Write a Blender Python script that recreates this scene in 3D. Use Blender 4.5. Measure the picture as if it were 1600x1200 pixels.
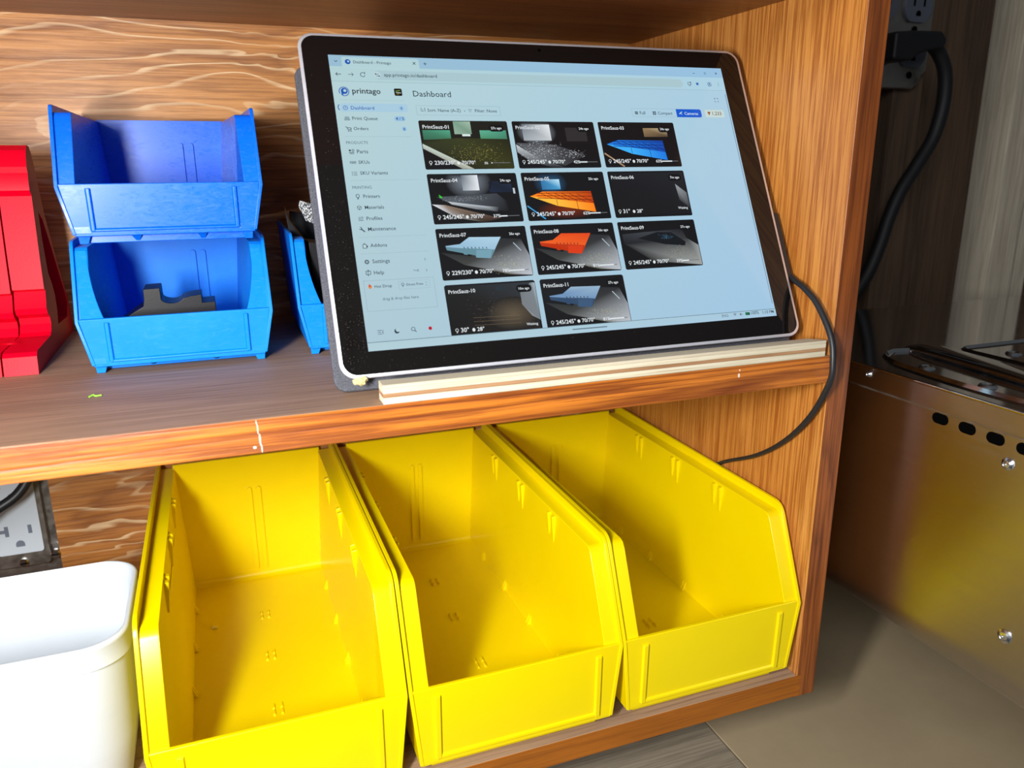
import bpy, bmesh, math, random
from mathutils import Vector, Matrix
random.seed(7)
for o in list(bpy.data.objects): bpy.data.objects.remove(o)
SC = bpy.context.scene
COL = SC.collection
MM = 0.001

# ------------------------------------------------------------------ camera, world, lights, exposure
cam_d = bpy.data.cameras.new('camera')
cam_d.sensor_width = 36.0
cam_d.lens = 27.709
cam_d.clip_start = 0.01
cam = bpy.data.objects.new('camera', cam_d); COL.objects.link(cam)
R = ((0.93588, -0.35228, -0.0058), (-0.10036, -0.25078, -0.96283), (0.33773, 0.90167, -0.27005))
cam.matrix_world = Matrix(((R[0][0], -R[1][0], -R[2][0], -0.356293),
                           (R[0][1], -R[1][1], -R[2][1], -0.379931),
                           (R[0][2], -R[1][2], -R[2][2], 0.117620),
                           (0, 0, 0, 1)))
cam_d.dof.use_dof = True
cam_d.dof.focus_distance = 0.50
cam_d.dof.aperture_fstop = 10.0
SC.camera = cam

world = bpy.data.worlds.new('world'); SC.world = world
world.use_nodes = True
bgn = world.node_tree.nodes['Background']
bgn.inputs[0].default_value = (0.86, 0.93, 1.0, 1)
bgn.inputs[1].default_value = 0.07

def lamp(name, kind, loc, power, size, color=(1, 1, 1), aim=None):
    d = bpy.data.lights.new(name, kind); d.energy = power; d.color = color
    if kind == 'AREA':
        d.shape = 'RECTANGLE'; d.size, d.size_y = size
    else:
        d.shadow_soft_size = size
    o = bpy.data.objects.new(name, d); COL.objects.link(o); o.location = loc
    if aim:
        o.rotation_euler = (Vector(aim) - Vector(loc)).to_track_quat('-Z', 'Y').to_euler()
    return o
lamp('work_lamp', 'AREA', (-0.509, -0.334, 0.112), 4.4, (0.045, 0.150), (1.0, 0.98, 0.95), aim=(-0.29, 0.10, 0.02))
lamp('fill_light', 'AREA', (-1.15, -1.25, 0.75), 15.0, (0.9, 0.6), (0.93, 0.96, 1.0), aim=(-0.3, 0.2, -0.05))  # added off-frame fill to lift shadows; placed left so the right stays dark

SC.view_settings.view_transform = 'Standard'
SC.view_settings.look = 'None'
SC.view_settings.exposure = 0.0
SC.view_settings.gamma = 1.0
SC.view_settings.use_curve_mapping = False

# ------------------------------------------------------------------ materials
def s2l(c): return tuple((x/12.92 if x <= 0.04045 else ((x+0.055)/1.055)**2.4) for x in c)
def rgb(r, g, b): return s2l((r/255, g/255, b/255)) + (1,)

class NT:
    def __init__(s, name):
        s.m = bpy.data.materials.new(name); s.m.use_nodes = True
        s.t = s.m.node_tree; s.n = s.t.nodes; s.b = s.n['Principled BSDF']
    def node(s, ty, **kw):
        n = s.n.new(ty)
        for k, v in kw.items(): setattr(n, k, v)
        return n
    def link(s, a, b): s.t.links.new(a, b)
    def coords(s, scale=(1, 1, 1), rot=(0, 0, 0), loc=(0, 0, 0)):
        tc = s.node('ShaderNodeTexCoord'); mp = s.node('ShaderNodeMapping')
        mp.inputs['Scale'].default_value = scale; mp.inputs['Rotation'].default_value = rot; mp.inputs['Location'].default_value = loc
        s.link(tc.outputs['Object'], mp.inputs['Vector']); return mp.outputs['Vector']
    def noise(s, vec, scale=5, detail=4, rough=0.5, dist=0.0):
        n = s.node('ShaderNodeTexNoise'); n.inputs['Scale'].default_value = scale; n.inputs['Detail'].default_value = detail
        n.inputs['Roughness'].default_value = rough; n.inputs['Distortion'].default_value = dist
        s.link(vec, n.inputs['Vector']); return n.outputs['Fac']
    def ramp(s, fac, stops):
        r = s.node('ShaderNodeValToRGB'); e = r.color_ramp.elements
        while len(e) < len(stops): e.new(0.5)
        for i, (p, c) in enumerate(stops):
            e[i].position = p; e[i].color = c if isinstance(c, tuple) else (c, c, c, 1)
        s.link(fac, r.inputs['Fac']); return r.outputs['Color']
    def mix(s, fac, a, b, mode='MIX'):
        m = s.node('ShaderNodeMix', data_type='RGBA', blend_type=mode)
        for k, v in ((0, fac), (6, a), (7, b)):
            if isinstance(v, (int, float, tuple)): m.inputs[k].default_value = v
            else: s.link(v, m.inputs[k])
        return m.outputs[2]
    def math(s, op, a, b=0.0):
        m = s.node('ShaderNodeMath', operation=op)
        for k, v in ((0, a), (1, b)):
            if isinstance(v, (int, float)): m.inputs[k].default_value = v
            else: s.link(v, m.inputs[k])
        return m.outputs[0]
    def bump(s, h, strength=0.2, dist=0.0005):
        b = s.node('ShaderNodeBump'); b.inputs['Strength'].default_value = strength; b.inputs['Distance'].default_value = dist
        s.link(h, b.inputs['Height']); s.link(b.outputs['Normal'], s.b.inputs['Normal'])
    def set(s, **kw):
        for k, v in kw.items():
            i = s.b.inputs[k.replace('_', ' ')]
            if hasattr(v, 'links'): s.link(v, i)
            else: i.default_value = v
        return s

def plastic(name, col, col2=None, rough=0.3, wear=0.0, wearcol=(0.8, 0.9, 1, 1), spec=0.5, coat=0.0, bump=0.0, wscale=60):
    t = NT(name); v = t.coords()
    n = t.noise(v, 18, 5, 0.6)
    c = t.mix(t.ramp(n, [(0.35, 0.0), (0.7, 1.0)]), col, col2 or col)
    if wear:
        w = t.noise(t.coords((1, 1, 3.0)), wscale, 8, 0.75, 1.5)
        c = t.mix(t.math('MULTIPLY', t.ramp(w, [(0.52, 0.0), (0.72, 1.0)]), wear), c, wearcol)
        r = t.ramp(w, [(0.3, rough), (0.7, min(1, rough+0.25))])
        t.set(Roughness=r)
    else: t.set(Roughness=rough)
    t.set(Base_Color=c, Coat_Weight=coat, Specular_IOR_Level=spec)
    if bump: t.bump(t.noise(v, 900, 2, 0.5), bump, 0.0003)
    return t.m

def wood(name, dark, mid, light, axis='X', rings=9.0, ringw=2.2, fine=420.0, rough=0.38, coat=0.25, pore=0.55, bump=0.35, loc=(0, 0, 0), ringmix=0.6, seedrot=0.03, along=0.10, gloss_streak=0.0):
    """grain runs along axis; contour rings of a stretched noise give the cathedral figure"""
    t = NT(name)
    st = {'X': (along, 1, 1), 'Y': (1, along, 1), 'Z': (1, 1, along)}[axis]
    sf = {'X': (0.025, 1, 1), 'Y': (1, 0.025, 1), 'Z': (1, 1, 0.025)}[axis]
    v = t.coords(st, (0, seedrot, seedrot), loc); vf = t.coords(sf, (0, seedrot, seedrot), loc)
    base = t.noise(v, rings, 2.5, 0.45, 0.35)
    wob = t.noise(v, 70, 3, 0.5)
    x = t.math('ADD', t.math('MULTIPLY', base, ringw*10), t.math('MULTIPLY', wob, 1.1))
    fr = t.math('FRACT', x)
    ring = t.ramp(fr, [(0.0, 0.15), (0.12, 0.75), (0.55, 1.0), (0.86, 0.55), (1.0, 0.15)])
    fn = t.noise(vf, fine, 5, 0.7)
    fine_r = t.ramp(fn, [(0.40, 0.0), (0.56, 1.0)])
    big = t.noise(v, 6, 3, 0.5)
    c = t.mix(t.ramp(big, [(0.3, 0.0), (0.7, 1.0)]), mid, light)
    c = t.mix(t.math('MULTIPLY', t.math('SUBTRACT', 1.0, ring), ringmix), c, dark)
    c = t.mix(t.math('MULTIPLY', t.math('SUBTRACT', 1.0, fine_r), pore), c, dark)
    pn = t.noise(t.coords(tuple(a*0.6 if a < 1 else 1 for a in sf), (0, seedrot, seedrot), (0.3, 0.7, 0.1)), 900, 2, 0.5)
    c = t.mix(t.math('MULTIPLY', t.ramp(pn, [(0.24, 1.0), (0.33, 0.0)]), 0.7), c, dark)
    gloss_mask = None
    if gloss_streak:  # wavy pale grain lines; gloss reflections on raised grain painted into base colour
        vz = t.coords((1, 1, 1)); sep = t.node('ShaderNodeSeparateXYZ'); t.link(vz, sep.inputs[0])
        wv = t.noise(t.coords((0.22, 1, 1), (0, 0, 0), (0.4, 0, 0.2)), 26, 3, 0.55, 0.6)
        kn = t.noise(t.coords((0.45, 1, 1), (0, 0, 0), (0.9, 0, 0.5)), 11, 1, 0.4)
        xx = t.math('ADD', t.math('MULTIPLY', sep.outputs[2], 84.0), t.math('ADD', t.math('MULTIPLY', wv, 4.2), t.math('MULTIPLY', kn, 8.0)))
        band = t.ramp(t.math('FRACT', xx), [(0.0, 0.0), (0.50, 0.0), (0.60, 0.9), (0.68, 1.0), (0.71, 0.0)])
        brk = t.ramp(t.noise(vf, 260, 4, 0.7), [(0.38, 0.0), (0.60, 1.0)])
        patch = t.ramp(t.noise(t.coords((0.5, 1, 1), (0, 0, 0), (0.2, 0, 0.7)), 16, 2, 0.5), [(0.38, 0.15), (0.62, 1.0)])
        gloss_mask = t.math('MULTIPLY', t.math('MULTIPLY', band, patch), t.math('ADD', t.math('MULTIPLY', brk, 0.6), 0.4))
        c = t.mix(t.math('MULTIPLY', gloss_mask, gloss_streak), c, rgb(255, 226, 178))
    t.set(Base_Color=c, Roughness=t.ramp(fn, [(0.3, rough+0.15), (0.7, rough)]), Coat_Weight=coat, Coat_Roughness=0.28)
    t.bump(t.math('ADD', fn, t.math('MULTIPLY', ring, 0.5)), bump, 0.0006)
    return t.m

def metal(name, col, rough=0.25, noise_s=300, aniso=None, rvar=0.1, metallic=1.0):
    t = NT(name)
    v = t.coords(aniso or (1, 1, 1))
    n = t.noise(v, noise_s, 4, 0.6)
    t.set(Base_Color=t.mix(n, col, tuple(min(1, c*1.15) for c in col[:3])+(1,)), Metallic=metallic,
          Roughness=t.ramp(n, [(0.3, max(0.02, rough-rvar)), (0.7, rough+rvar)]))
    t.bump(n, 0.04, 0.0002)
    return t.m

M = {}
M['back'] = wood('stained_back_panel', rgb(122, 66, 22), rgb(192, 124, 54), rgb(216, 152, 80), 'X', rings=5.5, ringw=2.6, rough=0.42, coat=0.15, loc=(0.13, 0, 0.02), ringmix=0.75, bump=0.8, along=0.2, gloss_streak=0.75)
M['side'] = wood('stained_side_panel', rgb(148, 74, 14), rgb(208, 132, 52), rgb(228, 164, 88), 'Z', rings=5, ringw=1.4, fine=520, rough=0.36, coat=0.3, pore=0.8, ringmix=0.35, bump=0.6)
M['side_edge'] = wood('stained_panel_edge', rgb(78, 32, 8), rgb(140, 70, 24), rgb(172, 98, 42), 'Z', rings=9, ringw=1.6, fine=300, pore=0.7, ringmix=0.6)
M['shelf_top'] = wood('worn_brown_shelf', rgb(104, 78, 60), rgb(160, 126, 98), rgb(178, 148, 120), 'X', rings=5, ringw=1.0, fine=420, rough=0.6, coat=0.0, pore=0.45, ringmix=0.25, bump=0.3)
M['shelf_edge'] = wood('stained_shelf_edge', rgb(104, 40, 8), rgb(192, 100, 26), rgb(220, 134, 46), 'X', rings=22, ringw=1.3, fine=300, pore=0.75, ringmix=0.85, bump=0.8, along=0.05)
M['ceil'] = wood('stained_shelf_underside', rgb(78, 38, 12), rgb(122, 68, 28), rgb(150, 88, 40), 'X', rings=5, ringw=1.2, rough=0.4, pore=0.5, ringmix=0.4)
M['low_edge'] = wood('stained_bottom_edge', rgb(110, 56, 6), rgb(160, 88, 14), rgb(178, 104, 24), 'X', rings=10, ringw=1.2, pore=0.45, ringmix=0.35)
M['ply'] = wood('pale_plywood_face', rgb(176, 160, 132), rgb(206, 194, 168), rgb(222, 212, 190), 'X', rings=6, ringw=0.7, rough=0.55, coat=0, pore=0.3, ringmix=0.25)
M['ply_edge'] = wood('pale_plywood_edge', rgb(176, 158, 118), rgb(218, 208, 180), rgb(230, 222, 200), 'X', rings=10, ringw=0.9, rough=0.7, coat=0, pore=0.45, ringmix=0.3)
M['ply_core'] = wood('brown_plywood_core', rgb(120, 76, 40), rgb(182, 138, 98), rgb(206, 164, 124), 'X', rings=10, ringw=1.0, rough=0.7, coat=0, pore=0.5)
M['bench'] = wood('grey_bench_wood', rgb(88, 78, 64), rgb(150, 138, 118), rgb(172, 160, 138), 'X', rings=5, ringw=1.2, rough=0.6, coat=0, pore=0.4, ringmix=0.4)
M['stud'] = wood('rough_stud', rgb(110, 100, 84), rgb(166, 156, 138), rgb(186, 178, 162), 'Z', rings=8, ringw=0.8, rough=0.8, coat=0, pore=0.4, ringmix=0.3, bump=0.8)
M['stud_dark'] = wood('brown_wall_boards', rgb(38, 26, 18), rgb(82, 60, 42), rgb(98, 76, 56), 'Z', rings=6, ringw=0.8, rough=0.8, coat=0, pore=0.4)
M['yellow'] = plastic('yellow_plastic', (0.91, 0.70, 0.0, 1), (0.93, 0.72, 0.0, 1), 0.27)
M['blue_a'] = plastic('royal_blue_worn_plastic', (0.0, 0.12, 0.78, 1), (0.0, 0.14, 0.80, 1), 0.20, wear=0.10, wearcol=(0.2, 0.45, 0.9, 1), spec=0.40, wscale=160)
M['blue_b'] = plastic('azure_blue_dusty_plastic', (0.0, 0.21, 0.84, 1), (0.01, 0.25, 0.86, 1), 0.30, wear=0.07, wearcol=(0.25, 0.6, 0.9, 1), spec=0.22, wscale=150)
M['red'] = plastic('red_printed_plastic', (0.68, 0.0, 0.014, 1), (0.64, 0.0, 0.018, 1), 0.42, spec=0.12, bump=0.15)
M['white'] = plastic('white_plastic', (0.60, 0.65, 0.70, 1), (0.62, 0.66, 0.71, 1), 0.4, wear=0.15, wearcol=(0.5, 0.52, 0.55, 1), wscale=25)
M['black_print'] = plastic('black_printed_plastic', (0.006, 0.006, 0.008, 1), None, 0.40, spec=0.3, bump=0.1)
M['rubber'] = plastic('black_cable_rubber', (0.016, 0.018, 0.022, 1), None, 0.42)
M['cord'] = plastic('matt_black_cord', (0.004, 0.004, 0.005, 1), None, 0.6)
M['outlet_white'] = plastic('white_outlet_plastic', (0.62, 0.70, 0.78, 1), None, 0.4)
M['outlet_grey'] = plastic('grey_outlet_plastic', (0.10, 0.11, 0.14, 1), None, 0.45)
M['hole'] = plastic('dark_slot', (0.002, 0.002, 0.002, 1), None, 0.9, spec=0.0)
M['slot_grey'] = plastic('grey_slot', (0.16, 0.19, 0.25, 1), None, 0.7)
M['galv'] = metal('galvanised_steel', (0.34, 0.32, 0.29, 1), 0.42, 160)
M['galv_bright'] = metal('bright_galvanised_steel', (0.55, 0.56, 0.56, 1), 0.45, 160)
M['screw'] = metal('zinc_screw', (0.62, 0.66, 0.70, 1), 0.22, 90)
M['brushed'] = metal('brushed_stainless', (0.45, 0.43, 0.42, 1), 0.34, 260, (1, 0.03, 1), 0.04)
_n = M['brushed'].node_tree; _c = _n.nodes.new('ShaderNodeCombineXYZ'); _c.inputs[2].default_value = 1.0
_n.links.new(_c.outputs[0], _n.nodes['Principled BSDF'].inputs['Tangent']); _n.nodes['Principled BSDF'].inputs['Anisotropic'].default_value = 0.85
M['polished'] = metal('polished_stainless', (0.62, 0.62, 0.64, 1), 0.09, 60, None, 0.03)
M['alu'] = metal('silver_magnesium', (0.78, 0.80, 0.90, 1), 0.38, 500, None, 0.05, metallic=0.6)
M['glass_black'] = plastic('black_bezel_glass', (0.006, 0.005, 0.005, 1), None, 0.05, spec=0.5)
M['beige'] = plastic('beige_laminate', rgb(178, 160, 128), rgb(170, 152, 122), 0.55)
M['concrete'] = plastic('concrete', rgb(120, 112, 100), rgb(104, 98, 90), 0.8)
M['crumb'] = plastic('cream_foam', rgb(226, 210, 160), rgb(180, 168, 110), 0.9, bump=1.0)
M['green'] = plastic('lime_filament', rgb(150, 235, 60), None, 0.5)
M['paint'] = plastic('white_paint_speck', rgb(230, 222, 210), None, 0.5)

def felt():
    t = NT('grey_felt_cover'); v = t.coords()
    n = t.noise(v, 1500, 3, 0.7)
    t.set(Base_Color=t.ramp(n, [(0.35, (0.035, 0.037, 0.046, 1)), (0.65, (0.12, 0.125, 0.15, 1))]), Roughness=0.9)
    t.bump(n, 0.5, 0.0005); return t.m
M['felt'] = felt()
def glitter():
    t = NT('silver_glitter_plastic'); v = t.coords()
    n = t.noise(v, 1300, 1, 0.5)
    t.set(Base_Color=t.ramp(n, [(0.45, (0.07, 0.075, 0.08, 1)), (0.62, (0.75, 0.78, 0.8, 1))]), Roughness=0.3, Metallic=0.4)
    t.bump(n, 0.8, 0.0005); return t.m
M['glitter'] = glitter()
def display():
    t = NT('lit_display')
    a = t.node('ShaderNodeVertexColor'); a.layer_name = 'pic'
    t.set(Base_Color=(0.005, 0.005, 0.005, 1), Roughness=0.12, Emission_Color=a.outputs['Color'], Emission_Strength=1.0)
    return t.m
M['display'] = display()

# ------------------------------------------------------------------ mesh helpers (all coordinates in millimetres)
def box(bm, x0, x1, y0, y1, z0, z1, mat=0):
    vs = [bm.verts.new((x, y, z)) for z in (z0, z1) for y in (y0, y1) for x in (x0, x1)]
    out = []
    for f in ((0, 2, 3, 1), (4, 5, 7, 6), (0, 1, 5, 4), (2, 6, 7, 3), (0, 4, 6, 2), (1, 3, 7, 5)):
        g = bm.faces.new([vs[i] for i in f]); g.material_index = mat; out.append(g)
    return out
def loft(bm, A, B, mat=0, caps=True):
    """A, B: same-length rings of 3-D points"""
    a = [bm.verts.new(p) for p in A]; b = [bm.verts.new(p) for p in B]
    n = len(a); fs = []
    for i in range(n):
        j = (i+1) % n; fs.append(bm.faces.new((a[i], a[j], b[j], b[i])))
    if caps:
        fs.append(bm.faces.new(list(reversed(a)))); fs.append(bm.faces.new(b))
    for f in fs: f.material_index = mat
    return fs
def prism_x(bm, poly, fx0, fx1, mat=0):
    """poly in (y, z); fx0, fx1 numbers or functions (y, z) -> x"""
    g0 = fx0 if callable(fx0) else (lambda y, z: fx0)
    g1 = fx1 if callable(fx1) else (lambda y, z: fx1)
    return loft(bm, [(g0(y, z), y, z) for y, z in poly], [(g1(y, z), y, z) for y, z in poly], mat)
def prism_y(bm, poly, y0, y1, mat=0):
    return loft(bm, [(x, y0, z) for x, z in poly], [(x, y1, z) for x, z in poly], mat)
def prism_z(bm, poly, z0, z1, mat=0):
    return loft(bm, [(x, y, z0) for x, y in poly], [(x, y, z1) for x, y in poly], mat)
def arc(cx, cy, r, a0, a1, n=8):
    return [(cx+r*math.cos(math.radians(a0+(a1-a0)*i/n)), cy+r*math.sin(math.radians(a0+(a1-a0)*i/n))) for i in range(n+1)]
def rrect(x0, y0, x1, y1, r, n=6):
    return arc(x1-r, y1-r, r, 0, 90, n)+arc(x0+r, y1-r, r, 90, 180, n)+arc(x0+r, y0+r, r, 180, 270, n)+arc(x1-r, y0+r, r, 270, 360, n)
def spline(pts, per=8):
    P = [Vector(p) for p in pts]; P = [2*P[0]-P[1]]+P+[2*P[-1]-P[-2]]; out = []
    for i in range(1, len(P)-2):
        for k in range(per):
            t = k/per; a, b, c, d = P[i-1:i+3]
            out.append(0.5*((2*b)+(c-a)*t+(2*a-5*b+4*c-d)*t*t+(3*b-a-3*c+d)*t**3))
    out.append(P[-2]); return out
def tube(bm, pts, r, seg=14, per=8, mat=0, taper=None):
    P = spline(pts, per); n = len(P); rings = []; up = None
    for i, p in enumerate(P):
        d = (P[min(i+1, n-1)]-P[max(i-1, 0)]).normalized()
        if up is None: up = d.orthogonal().normalized()
        up = (up-d*up.dot(d)).normalized(); s = d.cross(up)
        rr = r if taper is None else r*taper(i/(n-1))
        rings.append([bm.verts.new(p+rr*(up*math.cos(2*math.pi*k/seg)+s*math.sin(2*math.pi*k/seg))) for k in range(seg)])
    for a, b in zip(rings, rings[1:]):
        for k in range(seg):
            f = bm.faces.new((a[k], a[(k+1) % seg], b[(k+1) % seg], b[k])); f.material_index = mat
    bm.faces.new(list(reversed(rings[0]))); bm.faces.new(rings[-1])
def disc_y(bm, cx, cz, r, y0, y1, n=24, mat=0, dome=0.0):
    c = arc(cx, cz, r, 0, 360, n)[:-1]
    prism_y(bm, c, y0, y1, mat)
    if dome:
        c2 = arc(cx, cz, r*0.75, 0, 360, n)[:-1]
        loft(bm, [(x, y0, z) for x, z in c], [(x, y0-dome, z) for x, z in c2], mat)
def obj(name, bm, mats, parent=None, bevel=0.0, seg=2, ang=35, smooth=True, label=None, sub=0):
    bm.normal_update()
    bmesh.ops.recalc_face_normals(bm, faces=bm.faces[:])
    bmesh.ops.scale(bm, vec=(MM, MM, MM), verts=bm.verts[:])
    me = bpy.data.meshes.new(name); bm.to_mesh(me); bm.free()
    for m in (mats if isinstance(mats, (list, tuple)) else [mats]): me.materials.append(m)
    for p in me.polygons: p.use_smooth = smooth
    o = bpy.data.objects.new(name, me); COL.objects.link(o)
    if parent: o.parent = parent
    if bevel:
        b = o.modifiers.new('bevel', 'BEVEL'); b.width = bevel*MM; b.segments = seg; b.limit_method = 'ANGLE'
        b.angle_limit = math.radians(ang); b.harden_normals = True
    elif smooth:
        me.set_sharp_from_angle(angle=math.radians(ang))
    if label: o['label'] = label
    return o
def tag(o, label, cat, group=None, kind=None):
    o['label'] = label; o['category'] = cat
    if group: o['group'] = group
    if kind: o['kind'] = kind
    return o
def thing(name, label, cat, loc=(0, 0, 0), rotz=0, group=None, rot=None):
    o = bpy.data.objects.new(name, None); o.empty_display_size = 0.02; COL.objects.link(o)
    o.location = Vector(loc)*MM; o.rotation_euler = rot or (0, 0, math.radians(rotz))
    return tag(o, label, cat, group)
def struct(name, bm, mats, **kw):
    o = obj(name, bm, mats, **kw); o['kind'] = 'structure'; return o
NB = bmesh.new

# ------------------------------------------------------------------ cabinet and room shell
D = 272.0; ZC = 216.0; ZB = -232.6; TS = 17.5; T = 16.3
LX = -760.0
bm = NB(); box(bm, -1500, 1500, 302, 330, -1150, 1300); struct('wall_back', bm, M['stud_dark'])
bm = NB(); box(bm, -1600, 1600, -1800, 400, -1180, -1150); struct('floor', bm, M['concrete'])

def vboard(x0, x1, y0, y1, name, m, label, cat, group=None, z0=-1150, z1=1100):
    b = NB(); box(b, x0, x1, y0, y1, z0, z1)
    return tag(obj(name, b, m, bevel=1.0), label, cat, group)
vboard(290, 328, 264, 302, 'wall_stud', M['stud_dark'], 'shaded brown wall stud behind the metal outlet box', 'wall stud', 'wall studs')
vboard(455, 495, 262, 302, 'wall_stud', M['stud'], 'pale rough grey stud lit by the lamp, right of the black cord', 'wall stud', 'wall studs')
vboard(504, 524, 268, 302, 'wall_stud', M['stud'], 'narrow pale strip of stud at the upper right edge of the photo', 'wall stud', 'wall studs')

cab = thing('storage_cabinet', 'orange-brown stained plywood cabinet with open shelves holding bins and tablet', 'cabinet', (0, 0, 0))
def part(name, b, mats, **kw): return obj(name, b, mats, parent=cab, **kw)
# right side panel: grain face left, dark edge to the front
b = NB(); fs = box(b, 0, T, 0, D+6, ZB-TS-0.5, 480)
fs[2].material_index = 1
part('side_panel', b, [M['side'], M['side_edge']], bevel=0.6)
b = NB(); box(b, LX-T, LX, 0, D+6, ZB-TS-0.5, 480); part('side_panel', b, [M['side']], bevel=0.6)
# back panel with a cut-out for the wall outlet in the lower bay
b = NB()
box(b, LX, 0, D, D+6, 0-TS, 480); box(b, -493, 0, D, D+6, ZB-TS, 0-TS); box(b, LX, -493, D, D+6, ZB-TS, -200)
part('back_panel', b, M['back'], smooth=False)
def shelf(z, name, m_top, m_edge, m_under, x1=0.0):
    b = NB(); fs = box(b, LX, x1, 0, D, z-TS, z)
    fs[0].material_index = 2; fs[2].material_index = 1
    return part(name, b, [m_top, m_edge, m_under], bevel=0.7)
shelf(0, 'middle_shelf', M['shelf_top'], M['shelf_edge'], M['ceil'])
shelf(ZC+TS, 'top_shelf', M['shelf_top'], M['shelf_edge'], M['ceil'])
shelf(ZB, 'bottom_shelf', M['shelf_top'], M['low_edge'], M['ceil'])
# shelf end tongue let into the side panel's front edge
for z, m in ((0, M['shelf_edge']), (ZB, M['low_edge'])):
    b = NB(); box(b, -0.5, 3.4, -0.25, 6, z-TS+0.4, z-0.4); part('shelf_tongue', b, m)
# white paint drips and specks on shelf edge
for x, z, w, h in ((-345.3, -1.6, 0.4, 2.4), (-344.9, -5, 0.5, 5.5), (-344.3, -10.4, 0.8, 6), (-343.8, -15, 0.6, 4.5), (-347.0, -14.2, 1.6, 1.3), (-68.5, -6, 1.2, 2.6), (-68.2, -2.8, .6, 1.2)):
    b = NB(); prism_y(b, arc(x, z, 0.5, 0, 360, 10)[:-1] if w < 0.2 else [(x-w/2*math.cos(a), z+h/2*math.sin(a)) for a in [k*math.pi/6 for k in range(12)]], -0.25, 0.2)
    part('paint_drip', b, M['paint'], label='white paint drip on the shelf edge')

# ------------------------------------------------------------------ pale plywood strip on the front of the middle shelf
st = thing('plywood_strip', 'pale plywood strip along the front edge of the shelf, under the tablet', 'wood strip', (0, 0, 0))
for z0, z1, m, nm in ((0.1, 3.6, 'ply_edge', 'ply_layer'), (3.6, 5.6, 'ply_core', 'ply_layer'), (5.6, 8.4, 'ply_edge', 'ply_layer'), (8.4, 10.3, 'ply', 'ply_layer')):
    b = NB()
    prism_z(b, [(-283.5, -0.3), (-5.0, -0.3), (-5.0, 1.2), (-12, 8.5), (-283.5, 10.5)], z0, z1)
    o = obj(nm, b, [M[m]], parent=st, bevel=0.25, seg=1)
    o['label'] = {'ply_core': 'brown core layer of plywood', 'ply': 'grey-white face layer of plywood'}.get(m, 'cream layer of plywood')

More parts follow.
